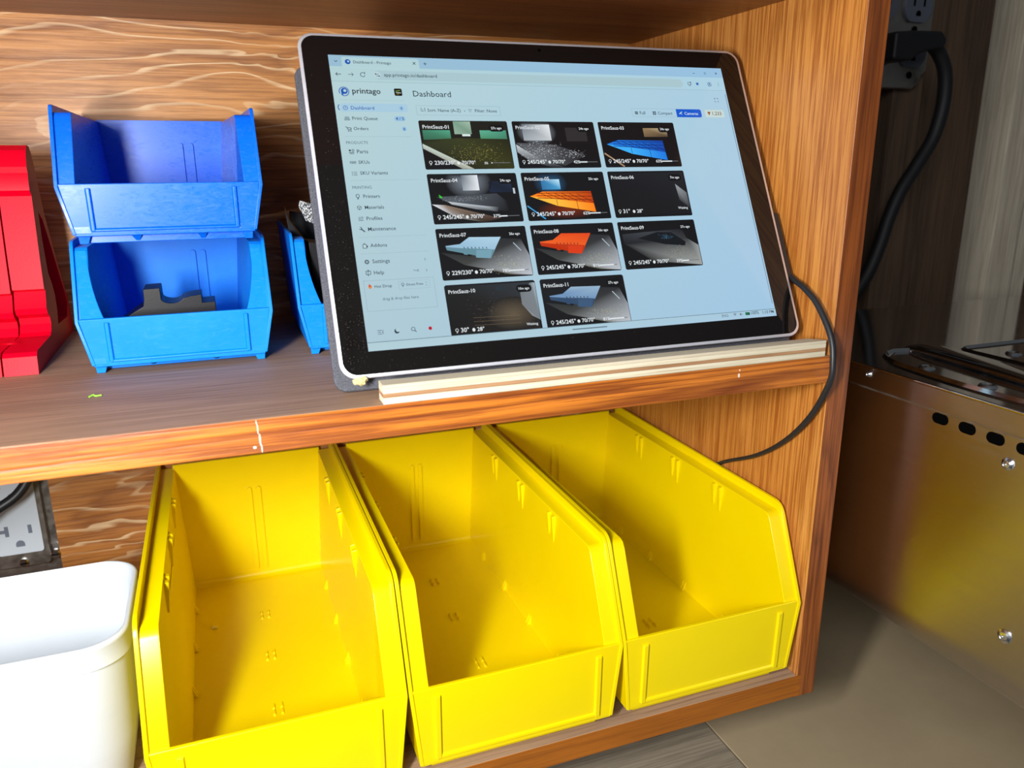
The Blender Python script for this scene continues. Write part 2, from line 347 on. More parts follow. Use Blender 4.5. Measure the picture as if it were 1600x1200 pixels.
# ------------------------------------------------------------------ bins
def make_bin(name, label, cat, loc, m, W, L, H, zl, yt, side_t, inset=5.5, e=6.0, fin=2.4, concave=False, ribs=True, rot=0, group=None, rtaper=0.0, fin_r=13, drop=6.0, feet=False, scale=1.0, frame=(0.78, 0.92), skirt=9, rib=(2.1, 3.6, 1.9)):
    t = thing(name, label, cat, loc, rot, group)
    w = W/2
    def hw(z): return w-inset*max(0.0, (zl-z))/zl
    # outline of a fin in (y, z): bottom front, lip, rounded top front, back
    top = Vector((yt, H)); lip = Vector((0.0, zl))
    d1 = (top-lip).normalized()
    s = math.tan(math.acos(max(-1, min(1, d1.x)))/2)*fin_r
    s = fin_r*math.tan((math.pi/2-(math.pi/2-math.atan2(d1.y, d1.x)))/2)
    p1 = top-d1*s; p2 = top+Vector((s, 0))
    arcp = [tuple((1-k/8)**2*p1+2*(1-k/8)*(k/8)*top+(k/8)**2*p2) for k in range(9)]
    outline = [(1.8, e), (0.0, zl)]+arcp+[(L, H+1), (L, e)]
    zs = H-drop
    for sx in (-1, 1):
        b = NB()
        prism_x(b, outline, lambda y, z: sx*hw(z), lambda y, z: sx*(hw(z)-fin))
        # thick inner wall, its front face is the return strip beside the opening
        def front_y(z): return (2.2 if z > zl else 2.0)+max(0, z-zl)*d1.x/max(d1.y, 1e-6)
        inn = lambda y, z: sx*(hw(z)-side_t-rtaper*max(0, y)/L+(0 if z > e+4 else 0))
        r2 = 5*scale
        tf = front_y(zs)
        poly = [(front_y(e+1), e+0.5), (front_y(zl), zl)]
        poly += [(front_y(zs-r2), zs-r2), (tf+0.5*scale, zs-1.2*scale), (tf+r2*0.7, zs)]
        poly += [(L-1.5, zs), (L-1.5, e+0.5)]
        if concave:
            # front return strip is a separate curved web; the wall starts right behind it
            prism_x(b, poly, inn, lambda y, z: sx*(hw(z)-fin+0.3))
            n = 10; z0 = zl-0.5; z1 = zs-1.5
            ring = []
            for k in range(n+1):
                u = k/n; z = z0+(z1-z0)*u
                ex = (7.0*(1-u)**2.2)
                ring.append((sx*(hw(z)-side_t-ex), front_y(z)-0.3, z))
            outr = [(sx*(hw(z)-fin-0.5), front_y(z)-0.3, z) for z in (z1, z0)]
            A = ring+outr
            loft(b, A, [(x, y+1.8, z) for x, y, z in A])
        else:
            prism_x(b, poly, inn, lambda y, z: sx*(hw(z)-fin+0.3))
        if ribs:
            xi = w-side_t
            for ry in (0.30, 0.52, 0.74):
                for dy, hh in ((0, 1.0), (8*scale, 0.85)):
                    y = L*ry+dy*1.0
                    xa = xi-rtaper*y/L
                    wy = 2.1*scale
                    A = [(sx*(xa+0.4), y-wy, zs-1.5), (sx*(xa+0.4), y+wy, zs-1.5), (sx*(xa-2.8), y+wy*0.8, zs-2.5), (sx*(xa-2.8), y-wy*0.8, zs-2.5)]
                    zb_ = zs-22*scale*hh
                    B = [(sx*(xa+0.4), y-wy*.8, zb_), (sx*(xa+0.4), y+wy*.8, zb_), (sx*(xa-1.3), y+wy*.6, zb_), (sx*(xa-1.3), y-wy*.6, zb_)]
                    loft(b, A, B)
            A = [(sx*(xi+0.5), L*.30, zs-21*scale), (sx*(xi+0.5), L*.74, zs-21*scale), (sx*(xi-0.6), L*.74, zs-21*scale), (sx*(xi-0.6), L*.30, zs-21*scale)]
            loft(b, A, [(x, y, z-1.4) for x, y, z in A])
            for ry in (0.22, 0.42, 0.62, 0.82):
                for dy in (0, 3.2):
                    y = L*ry+dy; xa = hw(e+3)-side_t-rtaper*y/L
                    loft(b, [(sx*(xa+1), y-.8, e+2.5), (sx*(xa+1), y+.8, e+2.5), (sx*(xa-3.2), y+.8, e+2.5), (sx*(xa-3.2), y-.8, e+2.5)],
                         [(sx*(xa+1.4), y-.5, e+11), (sx*(xa+1.4), y+.5, e+11), (sx*(xa+.6), y+.5, e+11), (sx*(xa+.6), y-.5, e+11)])
        obj('side_wall', b, m, parent=t, bevel=0.55*max(scale, .7), seg=2)
    # floor with raised moulding marks
    b = NB()
    wf = hw(e)-side_t+1.5; wr = wf-rtaper
    prism_z(b, [(-wf, 2.4), (wf, 2.4), (wr, L-2), (-wr, L-2)], e-0.5, e+2.2)
    if ribs:
        for fy in (0.29, 0.52, 0.73):
            for dx in (-2.1*1.2, 2.1*1.2):
                for dy in (0, 6.2):
                    y = L*fy+dy
                    loft(b, [(dx-1.2, y-2.9, e+2), (dx+1.2, y-2.9, e+2), (dx+1.2, y+2.9, e+2), (dx-1.2, y+2.9, e+2)],
                         [(dx-0.5, y-2.2, e+3.8), (dx+0.5, y-2.2, e+3.8), (dx+0.5, y+2.2, e+3.8), (dx-0.5, y+2.2, e+3.8)])
    obj('floor', b, m, parent=t, bevel=0.3)
    # back wall with a pair of long ribs
    b = NB()
    prism_y(b, [(-wr-0.2, e), (wr+0.2, e), (w-side_t-rtaper+1, zs-0.5), (w-side_t-rtaper+1, H-3), (-(w-side_t-rtaper+1), H-3), (-(w-side_t-rtaper+1), zs-0.5)], L-4.5, L-1.7)
    # fillet between floor and back
    n = 5; rf = 5*scale
    pr = [(L-4.6-rf+rf*math.sin(a), e+2.1+rf-rf*math.cos(a)) for a in [k*math.pi/2/n for k in range(n+1)]]+[(L-4.3, e+2.0)]
    prism_x(b, pr, -wr+0.5, wr-0.5)
    for dx in (rib[0]-rib[1], rib[0]+rib[1]):
        prism_y(b, arc(dx, e+12*scale, rib[2], 180, 360, 6)+arc(dx, H*0.74, rib[2], 0, 180, 6), L-6.3, L-4.2)
    obj('back_wall', b, m, parent=t, bevel=0.5)
    # front wall
    b = NB()
    zl2 = zl+1.6
    A = [(-hw(e)+1.0, 2.3, e-1), (hw(e)-1.0, 2.3, e-1), (hw(e)-1.0, 5.0, e-1), (-hw(e)+1.0, 5.0, e-1)]
    B = [(-hw(zl)+fin-0.3, 0.7, zl2), (hw(zl)-fin+0.3, 0.7, zl2), (hw(zl)-fin+0.3, 3.4, zl2), (-hw(zl)+fin-0.3, 3.4, zl2)]
    loft(b, A, B)
    fp = obj('front_wall', b, m, parent=t, bevel=0.6)
    b = NB()
    fw = frame[0]*w; y = lambda z: 2.3-1.6*(z-e+1)/(zl2-e+1)
    for sx in (-1, 1):
        xa, xb = sx*(fw-3.0*scale), sx*fw
        zA, zB = e+3*scale, e+(zl-e)*frame[1]
        loft(b, [(xa, y(zA)-1.5, zA), (xb, y(zA)-1.5, zA), (xb+sx*.8, y(zA)+.4, zA), (xa-sx*.8, y(zA)+.4, zA)],
             [(xa, y(zB)-1.5, zB), (xb, y(zB)-1.5, zB), (xb+sx*.8, y(zB)+.4, zB), (xa-sx*.8, y(zB)+.4, zB)])
    zA = e+3*scale
    loft(b, [(-fw, y(zA)-1.4, zA), (-fw, y(zA)+.3, zA-.5), (-fw, y(zA)+.3, zA+3*scale), (-fw, y(zA)-1.2, zA+1.8*scale)],
         [(fw, y(zA)-1.4, zA), (fw, y(zA)+.3, zA-.5), (fw, y(zA)+.3, zA+3*scale), (fw, y(zA)-1.2, zA+1.8*scale)])
    obj('label_frame', b, m, parent=fp, bevel=0.45)
    # base skirt
    b = NB()
    q = hw(e)-side_t*0.7
    box(b, -q, q, skirt, L-4, 0.3, e)
    if feet:
        for sx in (-1, 1):
            loft(b, [(sx*(q-0), 6, .15), (sx*(q+4.5), 6, .15), (sx*(q+4.5), 10, .15), (sx*(q-0), 10, .15)],
                 [(sx*(q-2), 5, e+.5), (sx*(q+5), 5, e+.5), (sx*(q+5), 14, e+.5), (sx*(q-2), 14, e+.5)])
        for fx in (-0.42, 0.42):
            loft(b, [(fx*q, skirt-.2, 1), (fx*q+2, skirt-.2, 1), (fx*q+2, skirt+2, 1), (fx*q, skirt+2, 1)],
                 [(fx*q-3, 4.2, e+.3), (fx*q+4, 4.2, e+.3), (fx*q+4, skirt+2, e+.3), (fx*q-3, skirt+2, e+.3)])
    obj('base', b, m, parent=t, bevel=0.4)
    return t

ybin = dict(cat='storage bin', m=M['yellow'], W=137.0, L=270.5, H=122.5, zl=59.0, yt=27.0, side_t=12.2, inset=6.0, e=8.0, group='yellow storage bins on the bottom shelf')
make_bin('storage_bin', 'long empty yellow plastic bin at the right, against the cabinet side panel', loc=(-72.0, -0.5, ZB), **ybin)
make_bin('storage_bin', 'long empty yellow plastic bin standing between the two other yellow bins', loc=(-209.3, -1.0, ZB), **ybin)
make_bin('storage_bin', 'long yellow plastic bin beside the white tub, a white chip on its floor', loc=(-346.8, -0.6, ZB), **ybin)

bb = dict(cat='storage bin', W=108.4, L=134.0, H=75.5, zl=31.5, yt=25.0, inset=6.5, e=5.5, fin=2.0, ribs=False, fin_r=4, drop=4.0, feet=True, scale=0.62, rib=(14, 3.4, 1.9), frame=(0.72, 0.97), group='small blue storage bins on the middle shelf')
low = dict(bb); low.update(side_t=8.6, concave=True, fin_r=9, skirt=15)
make_bin('storage_bin', 'small azure blue bin with curved front corners, under the other blue bin', loc=(-379.8, 118.5, 0), m=M['blue_b'], rot=0.6, rtaper=3.0, **low)
make_bin('storage_bin', 'small royal blue scuffed bin stacked on top of another blue bin', loc=(-379.3, 117.5, 74.9), m=M['blue_a'], rot=1.0, side_t=10.0, rtaper=5.0, **bb)
make_bin('storage_bin', 'small blue bin half hidden behind the left edge of the tablet', loc=(-256.5, 119.5, 0), m=M['blue_b'], rot=-0.8, rtaper=3.0, **low)

# ------------------------------------------------------------------ black printed part in the lower blue bin
b = NB()
poly = [(-418, 22), (-407, 30), (-400, 34), (-399.2, 38), (-399, 44.5), (-389.5, 44.8), (-389.3, 37.5)] + \
       [(-383.2+5.8*math.cos(math.radians(a)), 37.8+2.8*math.sin(math.radians(a))) for a in range(200, 341, 20)] + \
       [(-377, 37.6), (-372, 38.8), (-366, 39.4), (-365.8, 34.2), (-358.3, 34.6), (-358, 15), (-358, 8.8), (-418, 8.8)]
prism_y(b, poly, 148, 172)
tag(obj('printed_bracket', b, M['black_print'], bevel=0.4), 'black 3D-printed bracket lying in the lower blue bin, stepped outline', 'printed part')
# black blades in the right blue bin, and the grey flake behind the tablet edge
def plate(name, pts, thick, m, label, cat, group=None):
    P = [Vector(p) for p in pts]; n = (P[1]-P[0]).cross(P[2]-P[0]).normalized()*thick
    bb_ = NB(); loft(bb_, P, [p+n for p in P])
    return tag(obj(name, bb_, m, bevel=0.3), label, cat, group)
plate('printed_spike', [(-309.5, 170, 91), (-306.5, 171, 82), (-293, 172, 62), (-288, 172, 40), (-296, 172, 20), (-300, 172, 30), (-303, 172, 60), (-308, 170, 78)], 3, M['black_print'], 'pointed black printed blade sticking out of the blue bin by the tablet', 'printed part')
plate('printed_wedge', [(-303, 205, 86), (-288, 206, 83), (-262, 208, 60), (-262, 208, 12), (-296, 208, 12), (-300, 206, 60)], 4, M['black_print'], 'broad black printed wedge standing inside the blue bin behind the blade', 'printed part')
plate('printed_block', [(-298, 150, 69), (-250, 150, 62), (-250, 150, 11), (-294.5, 150, 11)], 30, M['black_print'], 'black printed block filling the blue bin beside the tablet', 'printed part')
plate('glitter_tab', [(-305.8, 110, 97.2), (-306.8, 110, 93.9), (-303.0, 110, 85.2), (-298.4, 110, 83.5), (-292, 112, 84.5), (-292, 112, 94.5), (-298, 110, 94.6)], 2.5, M['glitter'], 'small silver glittery angular tab poking out behind the tablet edge', 'printed part')

# ------------------------------------------------------------------ red printed bracket at the left
red = thing('printed_stand', 'large glossy red 3D-printed stand with stepped front, left of the blue bins', 'printed part', (0, 0, 0))
raw = [(135, 0.15), (137.5, 10.5), (140, 12.6), (143, 13.2), (186, 13.2), (190, 15), (194, 19.8), (193.4, 24), (188.5, 27), (187, 30.8), (189, 34), (192.5, 41), (189.5, 42.6), (192, 62), (198.5, 99.5), (195.5, 103.0), (196, 108), (198.2, 113.4), (197.6, 117), (200, 122), (203.5, 127), (209, 130), (215, 129.4), (219, 125), (221.5, 118.5),
       (225, 105), (230, 87), (243, 63), (257, 40), (268, 26), (269.5, 14), (270.5, 0.2)]
hole = [(211, 89), (209.5, 72), (211, 50), (218, 42), (222, 34), (221.5, 24), (217, 14.8), (254, 13.5), (262, 22), (259, 30), (249, 44), (236, 64), (221, 84)]
def plane_with_hole(bm, outer, holes, x0, x1):
    from mathutils.geometry import tessellate_polygon
    for x, flip in ((x0, False), (x1, True)):
        loops = [[Vector((y, z, 0)) for y, z in outer]]+[[Vector((y, z, 0)) for y, z in h] for h in holes]
        flat = [p for l in loops for p in l]
        vs = [bm.verts.new((x, p.x, p.y)) for p in flat]
        for tri in tessellate_polygon(loops): 
            try: bm.faces.new([vs[i] for i in tri])
            except ValueError: pass
    for l in [outer]+holes:
        n = len(l)
        for i in range(n):
            (y0, z0), (y1, z1) = l[i], l[(i+1) % n]
            bm.faces.new([bm.verts.new(p) for p in ((x0, y0, z0), (x0, y1, z1), (x1, y1, z1), (x1, y0, z0))])
    bmesh.ops.remove_doubles(bm, verts=bm.verts[:], dist=0.01)
b = NB(); plane_with_hole(b, raw, [hole], -476.6, -459)
obj('right_half', b, M['red'], parent=red, ang=24)
b = NB()
raw2 = [(y+(-0.8 if 14 < z < 60 and y < 200 else 0), z-(1.8 if 14 < z < 60 and y < 200 else 0)) for y, z in raw]
plane_with_hole(b, raw2, [hole], -640, -477.6)
obj('left_half', b, M['red'], parent=red, ang=24)
b = NB(); box(b, -478.5, -476, 205, 212, 30, 120); box(b, -478.5, -476, 150, 215, 1, 12.8); obj('web', b, M['red'], parent=red)
b = NB(); prism_z(b, arc(-478, 170, 5.2, 0, 360, 24)[:-1], 13.15, 13.5); prism_z(b, arc(-478, 170, 3.6, 0, 360, 24)[:-1], 13.3, 13.75)
obj('screw_recess', b, M['red'], parent=red)

# ------------------------------------------------------------------ white tub in the lower bay
tub = thing('plastic_tub', 'white rounded rectangular plastic tub left of the yellow bins, scuffed inside', 'tub', (0, 0, ZB))
def ring(x0, x1, y0, y1, r, z, n=9): return [(x, y, z) for x, y in rrect(x0, y0, x1, y1, r, n)]
def loft_rings(bm, rs, mat=0, cap0=True, cap1=False):
    V = [[bm.verts.new(p) for p in r] for r in rs]
    for a, c in zip(V, V[1:]):
        n = len(a)
        for i in range(n): bm.faces.new((a[i], a[(i+1) % n], c[(i+1) % n], c[i])).material_index = mat
    if cap0: bm.faces.new(list(reversed(V[0])))
    if cap1: bm.faces.new(V[-1])
b = NB(); hz = 107.0
o_ = lambda ins, z, r=22: ring(-590+ins, -420.5-ins, 34+ins*.9, 137-ins*.5, r, z)
loft_rings(b, [o_(12, 0.3), o_(5, 40), o_(2.2, hz-16), o_(2.0, hz-14.5), o_(0.6, hz-14), o_(0.6, hz-3), o_(0, hz-1.5), o_(0.6, hz), o_(1.8, hz+.2), o_(3, hz-1), o_(4.5, hz-10), o_(8, 40), o_(15, 3)], cap0=True, cap1=True)
obj('body', b, M['white'], parent=tub, ang=60)

# ------------------------------------------------------------------ wall outlet in the back cut-out (left)
ol = thing('wall_outlet', 'white duplex outlet in a galvanised cover seen through the cabinet back', 'outlet', (0, 0, 0))
b = NB(); box(b, -600, -484, D+7.5, D+9.5, -200, -60)
prism_y(b, rrect(-560, -184, -499.5, -68, 4), D+1.5, D+8)
obj('cover_plate', b, M['galv'], parent=ol, bevel=0.8)
b = NB(); prism_y(b, rrect(-534.5, -172, -503.0, -76, 2.5), D-0.4, D+2); rc = obj('receptacle', b, M['outlet_white'], parent=ol, bevel=0.5)
for zc in (-152, -113):
    b = NB(); box(b, -511.6, -509.0, D-.7, D, zc-3.5, zc+3.5); obj('blade_slot', b, M['slot_grey'], parent=rc)
    b = NB(); prism_y(b, [(-524.6, zc-4.2), (-524.6, zc+4.2), (-527.2, zc+4.2), (-527.2, zc+1.3), (-532, zc+1.3), (-532, zc-1.3), (-527.2, zc-1.3), (-527.2, zc-4.2)], D-.7, D); obj('blade_slot', b, M['slot_grey'], parent=rc)
    b = NB(); prism_y(b, arc(-518.3, zc-11.5, 3.0, 0, 180, 10)+[(-521.3, zc-13.6), (-515.3, zc-13.6)], D-.7, D); obj('ground_slot', b, M['slot_grey'], parent=rc)
for x, z, r in ((-518.5, -180, 3.4), (-496.3, -176.5, 3.8)):
    b = NB(); disc_y(b, x, z, r, D-0.2, D+3, dome=0.9); s_ = obj('screw', b, M['screw'], parent=ol)
    b = NB(); box(b, x-r*.65, x+r*.65, D-1.25, D-0.9, z-.45, z+.45); obj('screw_slot', b, M['hole'], parent=s_)
b = NB(); tube(b, [(-580, 235, -150), (-545, 236, -136), (-524, 238, -122), (-507, 243, -112), (-497, 248, -96), (-492, 254, -70), (-490, 258, -40)], 3.7)
tag(obj('power_cable', b, M['rubber']), 'black cable curving across the white outlet under the shelf', 'cable')

# ------------------------------------------------------------------ outlet box to the right, plug and cord
rb = thing('outlet_box', 'grey metal outlet box with round receptacles on the shaded wall', 'outlet', (0, 0, 0))
b = NB()
prism_y(b, rrect(222, 186, 316, 292, 7), 262, 302)
prism_y(b, [(222, 190), (228, 186), (303, 186), (311, 190), (314, 198), (320, 203), (321, 292), (222, 292)], 255, 262)
obj('box_cover', b, M['galv'], parent=rb, bevel=1.2)
for cx in (298.3, 256):
    for cz in (259.5, 219.5):
        b = NB()
        pts = [(cx+16.8*math.cos(a), cz+max(-14.2, min(14.2, 16.8*math.sin(a)))) for a in [k*math.pi/20 for k in range(40)]]
        prism_y(b, pts, 252.2, 256)
        r_ = obj('receptacle', b, M['outlet_grey'], parent=rb, bevel=0.5)
        b = NB(); box(b, cx-7.2, cx-5.2, 251.8, 253, cz, cz+8); obj('blade_slot', b, M['hole'], parent=r_)
        b = NB(); box(b, cx+5.2, cx+7.2, 251.8, 253, cz, cz+8); obj('blade_slot', b, M['hole'], parent=r_)
        b = NB(); prism_y(b, arc(cx, cz-6.6, 2.8, 0, 180, 10)+[(cx-2.8, cz-8.6), (cx+2.8, cz-8.6)], 251.8, 253); obj('ground_slot', b, M['hole'], parent=r_)
    b = NB(); disc_y(b, cx, 239.5, 2.8, 254, 256, dome=.6); obj('screw', b, M['hole'], parent=rb)
b = NB(); disc_y(b, 298.3, 198, 3.2, 254, 256, dome=.8); obj('screw', b, M['hole'], parent=rb)
cd = thing('extension_cord', 'thick matt black power cord hanging from the outlet box', 'power cord', (0, 0, 0))
b = NB()
pl = [(240, 206), (262, 206), (270, 212), (284, 216), (300, 218), (303, 226), (296, 233), (262, 232), (240, 230)]
prism_y(b, pl, 218, 251); obj('plug', b, M['cord'], parent=cd, bevel=3, seg=3)
b = NB(); tube(b, [(288, 236, 226), (300, 236, 225), (313, 236, 216), (324, 236, 199), (327, 236, 172), (320, 236, 140), (303, 236, 113), (286, 236, 88), (275, 236, 62), (267, 236, 34), (256, 236, 8), (238, 236, -18), (214, 238, -60), (190, 240, -160), (180, 240, -300)], 6.6)
obj('cable', b, M['cord'], parent=cd)

# ------------------------------------------------------------------ steel appliance to the right
ap = thing('steel_box', 'stainless steel box appliance with a row of vent slots right of the cabinet', 'appliance', (45, -300, -195))
# local coordinates: x from 0, y from 0 (y = -300 world), z from 0 (z = -188 world)
AX, AY, AZ = 45, -300, -195
b = NB()
x1 = 380; y1 = 475; ztop = 179.5; rb_ = 30
prof = arc(rb_, rb_, rb_, 180, 270, 10)+[(x1, 0), (x1, ztop), (0.0, ztop)]
loft(b, [(x, 0, z) for x, z in prof], [(x, y1, z) for x, z in prof])
obj('housing', b, M['brushed'], parent=ap, ang=30)
b = NB()
prism_z(b, rrect(-1.2, -1.0, x1+1, y1+1, 3), ztop, ztop+2.0)
top = obj('top_plate', b, M['polished'], parent=ap, bevel=0.9, seg=3)
b = NB(); box(b, -0.35, 0, 0, y1, ztop-14, ztop-12.8); obj('seam', b, M['galv'], parent=ap)
slot_w = [(-41.3-5, -32.6), (-65.3, -33.2), (-83.5, -33.6), (-101.8, -34.1), (-120, -34.6)]
for k, (y, z) in enumerate([(-46.6, -32.9), (-65.3, -33.1), (-83.6, -33.4), (-102, -33.7), (-120, -34)]):
    b = NB(); pts = rrect(y-AY-5.6, z-AZ-3.3, y-AY+5.6, z-AZ+3.3, 3.2, 6)
    loft(b, [(-0.25, yy, zz) for yy, zz in pts], [(0.3, yy, zz) for yy, zz in pts]); obj('vent_slot', b, M['hole'], parent=ap)
for y, z, r in ((-93.3, -45, 3.6), (-109, -144.4, 4.2), (12, -19.5, 2.0)):
    b = NB(); yy, zz = y-AY, z-AZ
    prev = None; V = []
    for rr, h in ((r, 0.3), (r*.98, -0.7), (r*.6, -1.5), (r*.52, -1.2), (r*.22, -1.5), (r*.2, -0.9)):
        V.append([(h, yy+rr*math.cos(a), zz+rr*math.sin(a)) for a in [k*math.pi/12 for k in range(24)]])
    loft_rings(b, V, cap0=True, cap1=True); obj('rivet', b, M['screw'], parent=ap)
# embossed dish outline, ring screws and bent handle on the top
def top_rect_ridge(bm, x0, y0, x1_, y1_, r, h=1.6, wd=2.2):
    a = rrect(x0, y0, x1_, y1_, r, 8); c = rrect(x0+wd, y0+wd, x1_-wd, y1_-wd, max(.5, r-wd), 8); m_ = rrect(x0+wd/2, y0+wd/2, x1_-wd/2, y1_-wd/2, r-wd/2, 8)
    loft_rings(bm, [[(x, y, ztop+1.9) for x, y in a], [(x, y, ztop+1.9+h) for x, y in m_], [(x, y, ztop+1.9) for x, y in c]], cap0=False)
b = NB()
boat = [(44, 338), (28, 330), (18, 312), (14, 285), (12, 250), (14, 200), (20, 150), (46, 120), (72, 150), (80, 200), (82, 250), (80, 290), (74, 320), (62, 334)]
bs = [(p.x, p.y) for p in spline([(x, y, 0) for x, y in boat+[boat[0]]], 5)][:-1]
bc = (47, 235); sh = lambda k, h: [(bc[0]+(x-bc[0])*k, bc[1]+(y-bc[1])*(1-(1-k)*.35), ztop+1.9+h) for x, y in bs]
loft_rings(b, [sh(1, 0), sh(.955, 2.4), sh(.90, 0)], cap0=False); top_rect_ridge(b, 92, 190, 330, 328, 12, 2.0, 4)
obj('embossing', b, M['polished'], parent=ap, ang=60)
for x, y in ((29, 293), (26, 246), (117, 300), (190, 300), (112, 240)):
    b = NB()
    V = [[(x+rr*math.cos(a), y+rr*math.sin(a), ztop+h) for a in [k*math.pi/12 for k in range(24)]] for rr, h in ((5.5, 1.9), (4.6, 3.4), (3.4, 3.6), (2.6, 2.6), (1.6, 3.2), (.4, 3.4))]
    loft_rings(b, V, cap0=False, cap1=True); obj('ring_screw', b, M['screw'], parent=ap, ang=60)
b = NB()
path = [(70, 342, 0), (69, 335, 4.5), (66, 318, 6), (62, 280, 6.5), (58, 240, 6.5), (54, 190, 6), (52, 150, 5), (52, 140, 0)]
P = spline(path, 6)
V = []
for i, p in enumerate(P):
    d = (P[min(i+1, len(P)-1)]-P[max(i-1, 0)]).normalized(); s = d.cross(Vector((0, 0, 1))).normalized(); u = s.cross(d)
    V.append([tuple(Vector((p.x, p.y, p.z+ztop-2))+s*(12*math.cos(a))+u*(4.0*math.sin(a))) for a in [k*math.pi/10 for k in range(20)]])
loft_rings(b, V, cap0=True, cap1=True); obj('handle', b, M['polished'], parent=ap, ang=60)
for x, y in ((330, 40), (330, 430)):
    b = NB(); tube(b, [(x, y, 2), (x, y, -60), (x, y, -124.8)], 14); obj('leg', b, M['galv'], parent=ap)

# ------------------------------------------------------------------ benches below
b = NB(); box(b, -1100, -21, -120, 302, -350, -320)
tag(obj('workbench', b, M['bench'], bevel=1.0), 'grey wood-grained bench top just visible below the cabinet', 'bench')
b = NB(); box(b, -20, 1200, -900, 300, -350, -320.4)
tag(obj('side_table', b, M['beige'], bevel=1.0), 'smooth beige table surface below the steel appliance', 'table')

# ------------------------------------------------------------------ small bits
b = NB()
bmesh.ops.create_icosphere(b, subdivisions=3, radius=1)
for v in b.verts:
    n = 0.75+0.5*random.random()
    v.co = Vector((v.co.x*3.9*n, v.co.y*2.0*n, v.co.z*2.3*n*(1.15 if v.co.x > 0 else 0.75)))
o = tag(obj('foam_crumb', b, M['crumb'], smooth=False), 'small cream crumb on the grey cover at the tablet corner', 'crumb')
o.location = Vector((-291.5, 18.8, 8.6))*MM; o.rotation_euler = (0.4, 0, 0.25)
b = NB(); tube(b, [(-425.2, 70.5, 0.4), (-423.4, 72.4, 0.8), (-422.2, 71.2, 0.5), (-419.4, 71.6, 0.5)], 0.38, seg=8)
tag(obj('filament_snip', b, M['green']), 'tiny lime green filament snip on the shelf before the blue bins', 'filament snip')
b = NB(); prism_z(b, [(-386, 193), (-382, 192.6), (-382.4, 195), (-384.2, 195.4), (-384.6, 197.6), (-386.2, 197)], ZB+10.4, ZB+11.4)
tag(obj('white_chip', b, M['paint'], bevel=0.2), 'tiny white plastic chip on the floor of the left yellow bin', 'chip')

# ------------------------------------------------------------------ tablet
TB = thing('tablet', 'black and silver tablet leaning on the shelf, showing a print dashboard', 'tablet', (-154.944, 25.107, 22.589), rot=None)
TB.rotation_mode = 'XYZ'
from mathutils import Quaternion
rv = Vector((-0.46539827, -0.00123684, -0.00992254))
TB.rotation_euler = Quaternion(rv.normalized(), rv.length).to_euler()
# local: x right (0 = screen centre), z up the screen (0 = screen bottom edge), y into the body (0 = glass)
def shell(x0, z0, x1, z1, r, y0, y1, m, name, parent, bev=0.8, segs=3, label=None):
    b = NB(); prism_y(b, rrect(x0, z0, x1, z1, r, 10), y0, y1)
    return obj(name, b, m, parent=parent, bevel=bev, seg=segs, label=label)
b = NB()
loft_rings(b, [[(x, y, z) for x, z in rrect(-146+i_, -14+i_, 146-i_, 187-i_, 9-i_*.5, 10)] for y, i_ in ((0.15, 0.5), (0.45, 0.1), (1.0, 0), (2.0, 0.25), (8.3, 4.5))], cap0=True, cap1=True)
body = obj('body', b, M['alu'], parent=TB, ang=50, label='silver body of the tablet')
glass = shell(-144.2, -12.2, 144.2, 185.2, 7.6, -0.02, 1.0, M['glass_black'], 'bezel_glass', TB, 0.25, 2, 'black glass front with dust')
# dust specks scattered on the bezel
b = NB()
for k in range(700):
    if random.random() < 0.62:
        x = random.uniform(-143, -131); z = random.betavariate(1.1, 2.6)*180-10
    else:
        x = random.uniform(-143, 120); z = random.uniform(-11.5, -1.5)
        if random.random() > math.exp(-(x+143)/120): continue
    r = random.choice((0.04, 0.06, 0.07, 0.11)); a = random.random()*6
    vs = [b.verts.new((x+r*math.cos(a+q*2.1), -0.06, z+r*math.sin(a+q*2.1))) for q in range(3)]
    b.faces.new(vs)
d_ = obj('dust', b, plastic('pale_dust', (0.34, 0.31, 0.26, 1), None, 0.9), parent=glass, smooth=False); d_['kind'] = 'stuff'
# camera dot
b = NB(); disc_y(b, 0, 181.5, 1.1, -0.06, 0.3); obj('camera_lens', b, M['hole'], parent=TB)
# folded cover behind, its lip standing on the shelf
b = NB()
prism_y(b, rrect(-148.6, -18.5, 144, 172, 7, 8), 8.6, 12.6)
obj('folded_cover', b, M['felt'], parent=TB, bevel=1.2, seg=3, label='dark grey felt cover folded behind the tablet')
b = NB()
box(b, -70, 70, 14, 16.5, 20, 95); obj('kickstand', b, M['alu'], parent=TB, bevel=0.8)
# connector on the right edge
b = NB(); prism_y(b, rrect(144.8, 25.0, 150.6, 70.5, 2.0, 5), 1.8, 7.2); obj('charging_connector', b, M['rubber'], parent=TB, bevel=0.8, label='black charging connector')
b = NB(); box(b, -60, -28, 2.2, 5.0, 185.5, 187.0); obj('power_button', b, M['alu'], parent=TB, bevel=0.2)
b = NB(); box(b, -145.6, -144.0, 2.5, 5.0, 150, 166); obj('port', b, M['hole'], parent=TB)

# cable of the charger, leaves the connector, loops over the shelf front and back behind the bin
b = NB()
tube(b, [(-4.5, 44.0, 48), (-5.2, 34, 43.5), (-6.3, 22, 39.5), (-6.0, 9.5, 31.0), (-6.3, -4.6, 14.0), (-7.3, -9.8, -1.5), (-7.0, -8.3, -15.5), (-5.6, 6.6, -41.5), (-4.0, 30.5, -66.6), (-2.6, 60.5, -87.8), (-1.75, 100, -107.5), (-1.6, 130, -127), (-1.6, 180, -150)], 1.9, seg=12, taper=lambda u: 1.0 if u < .6 else 1.0-.25*min(1, (u-.6)/.2))
tag(obj('charging_cable', b, M['rubber']), 'black charging cable looping from the tablet down into the lower bay', 'cable')

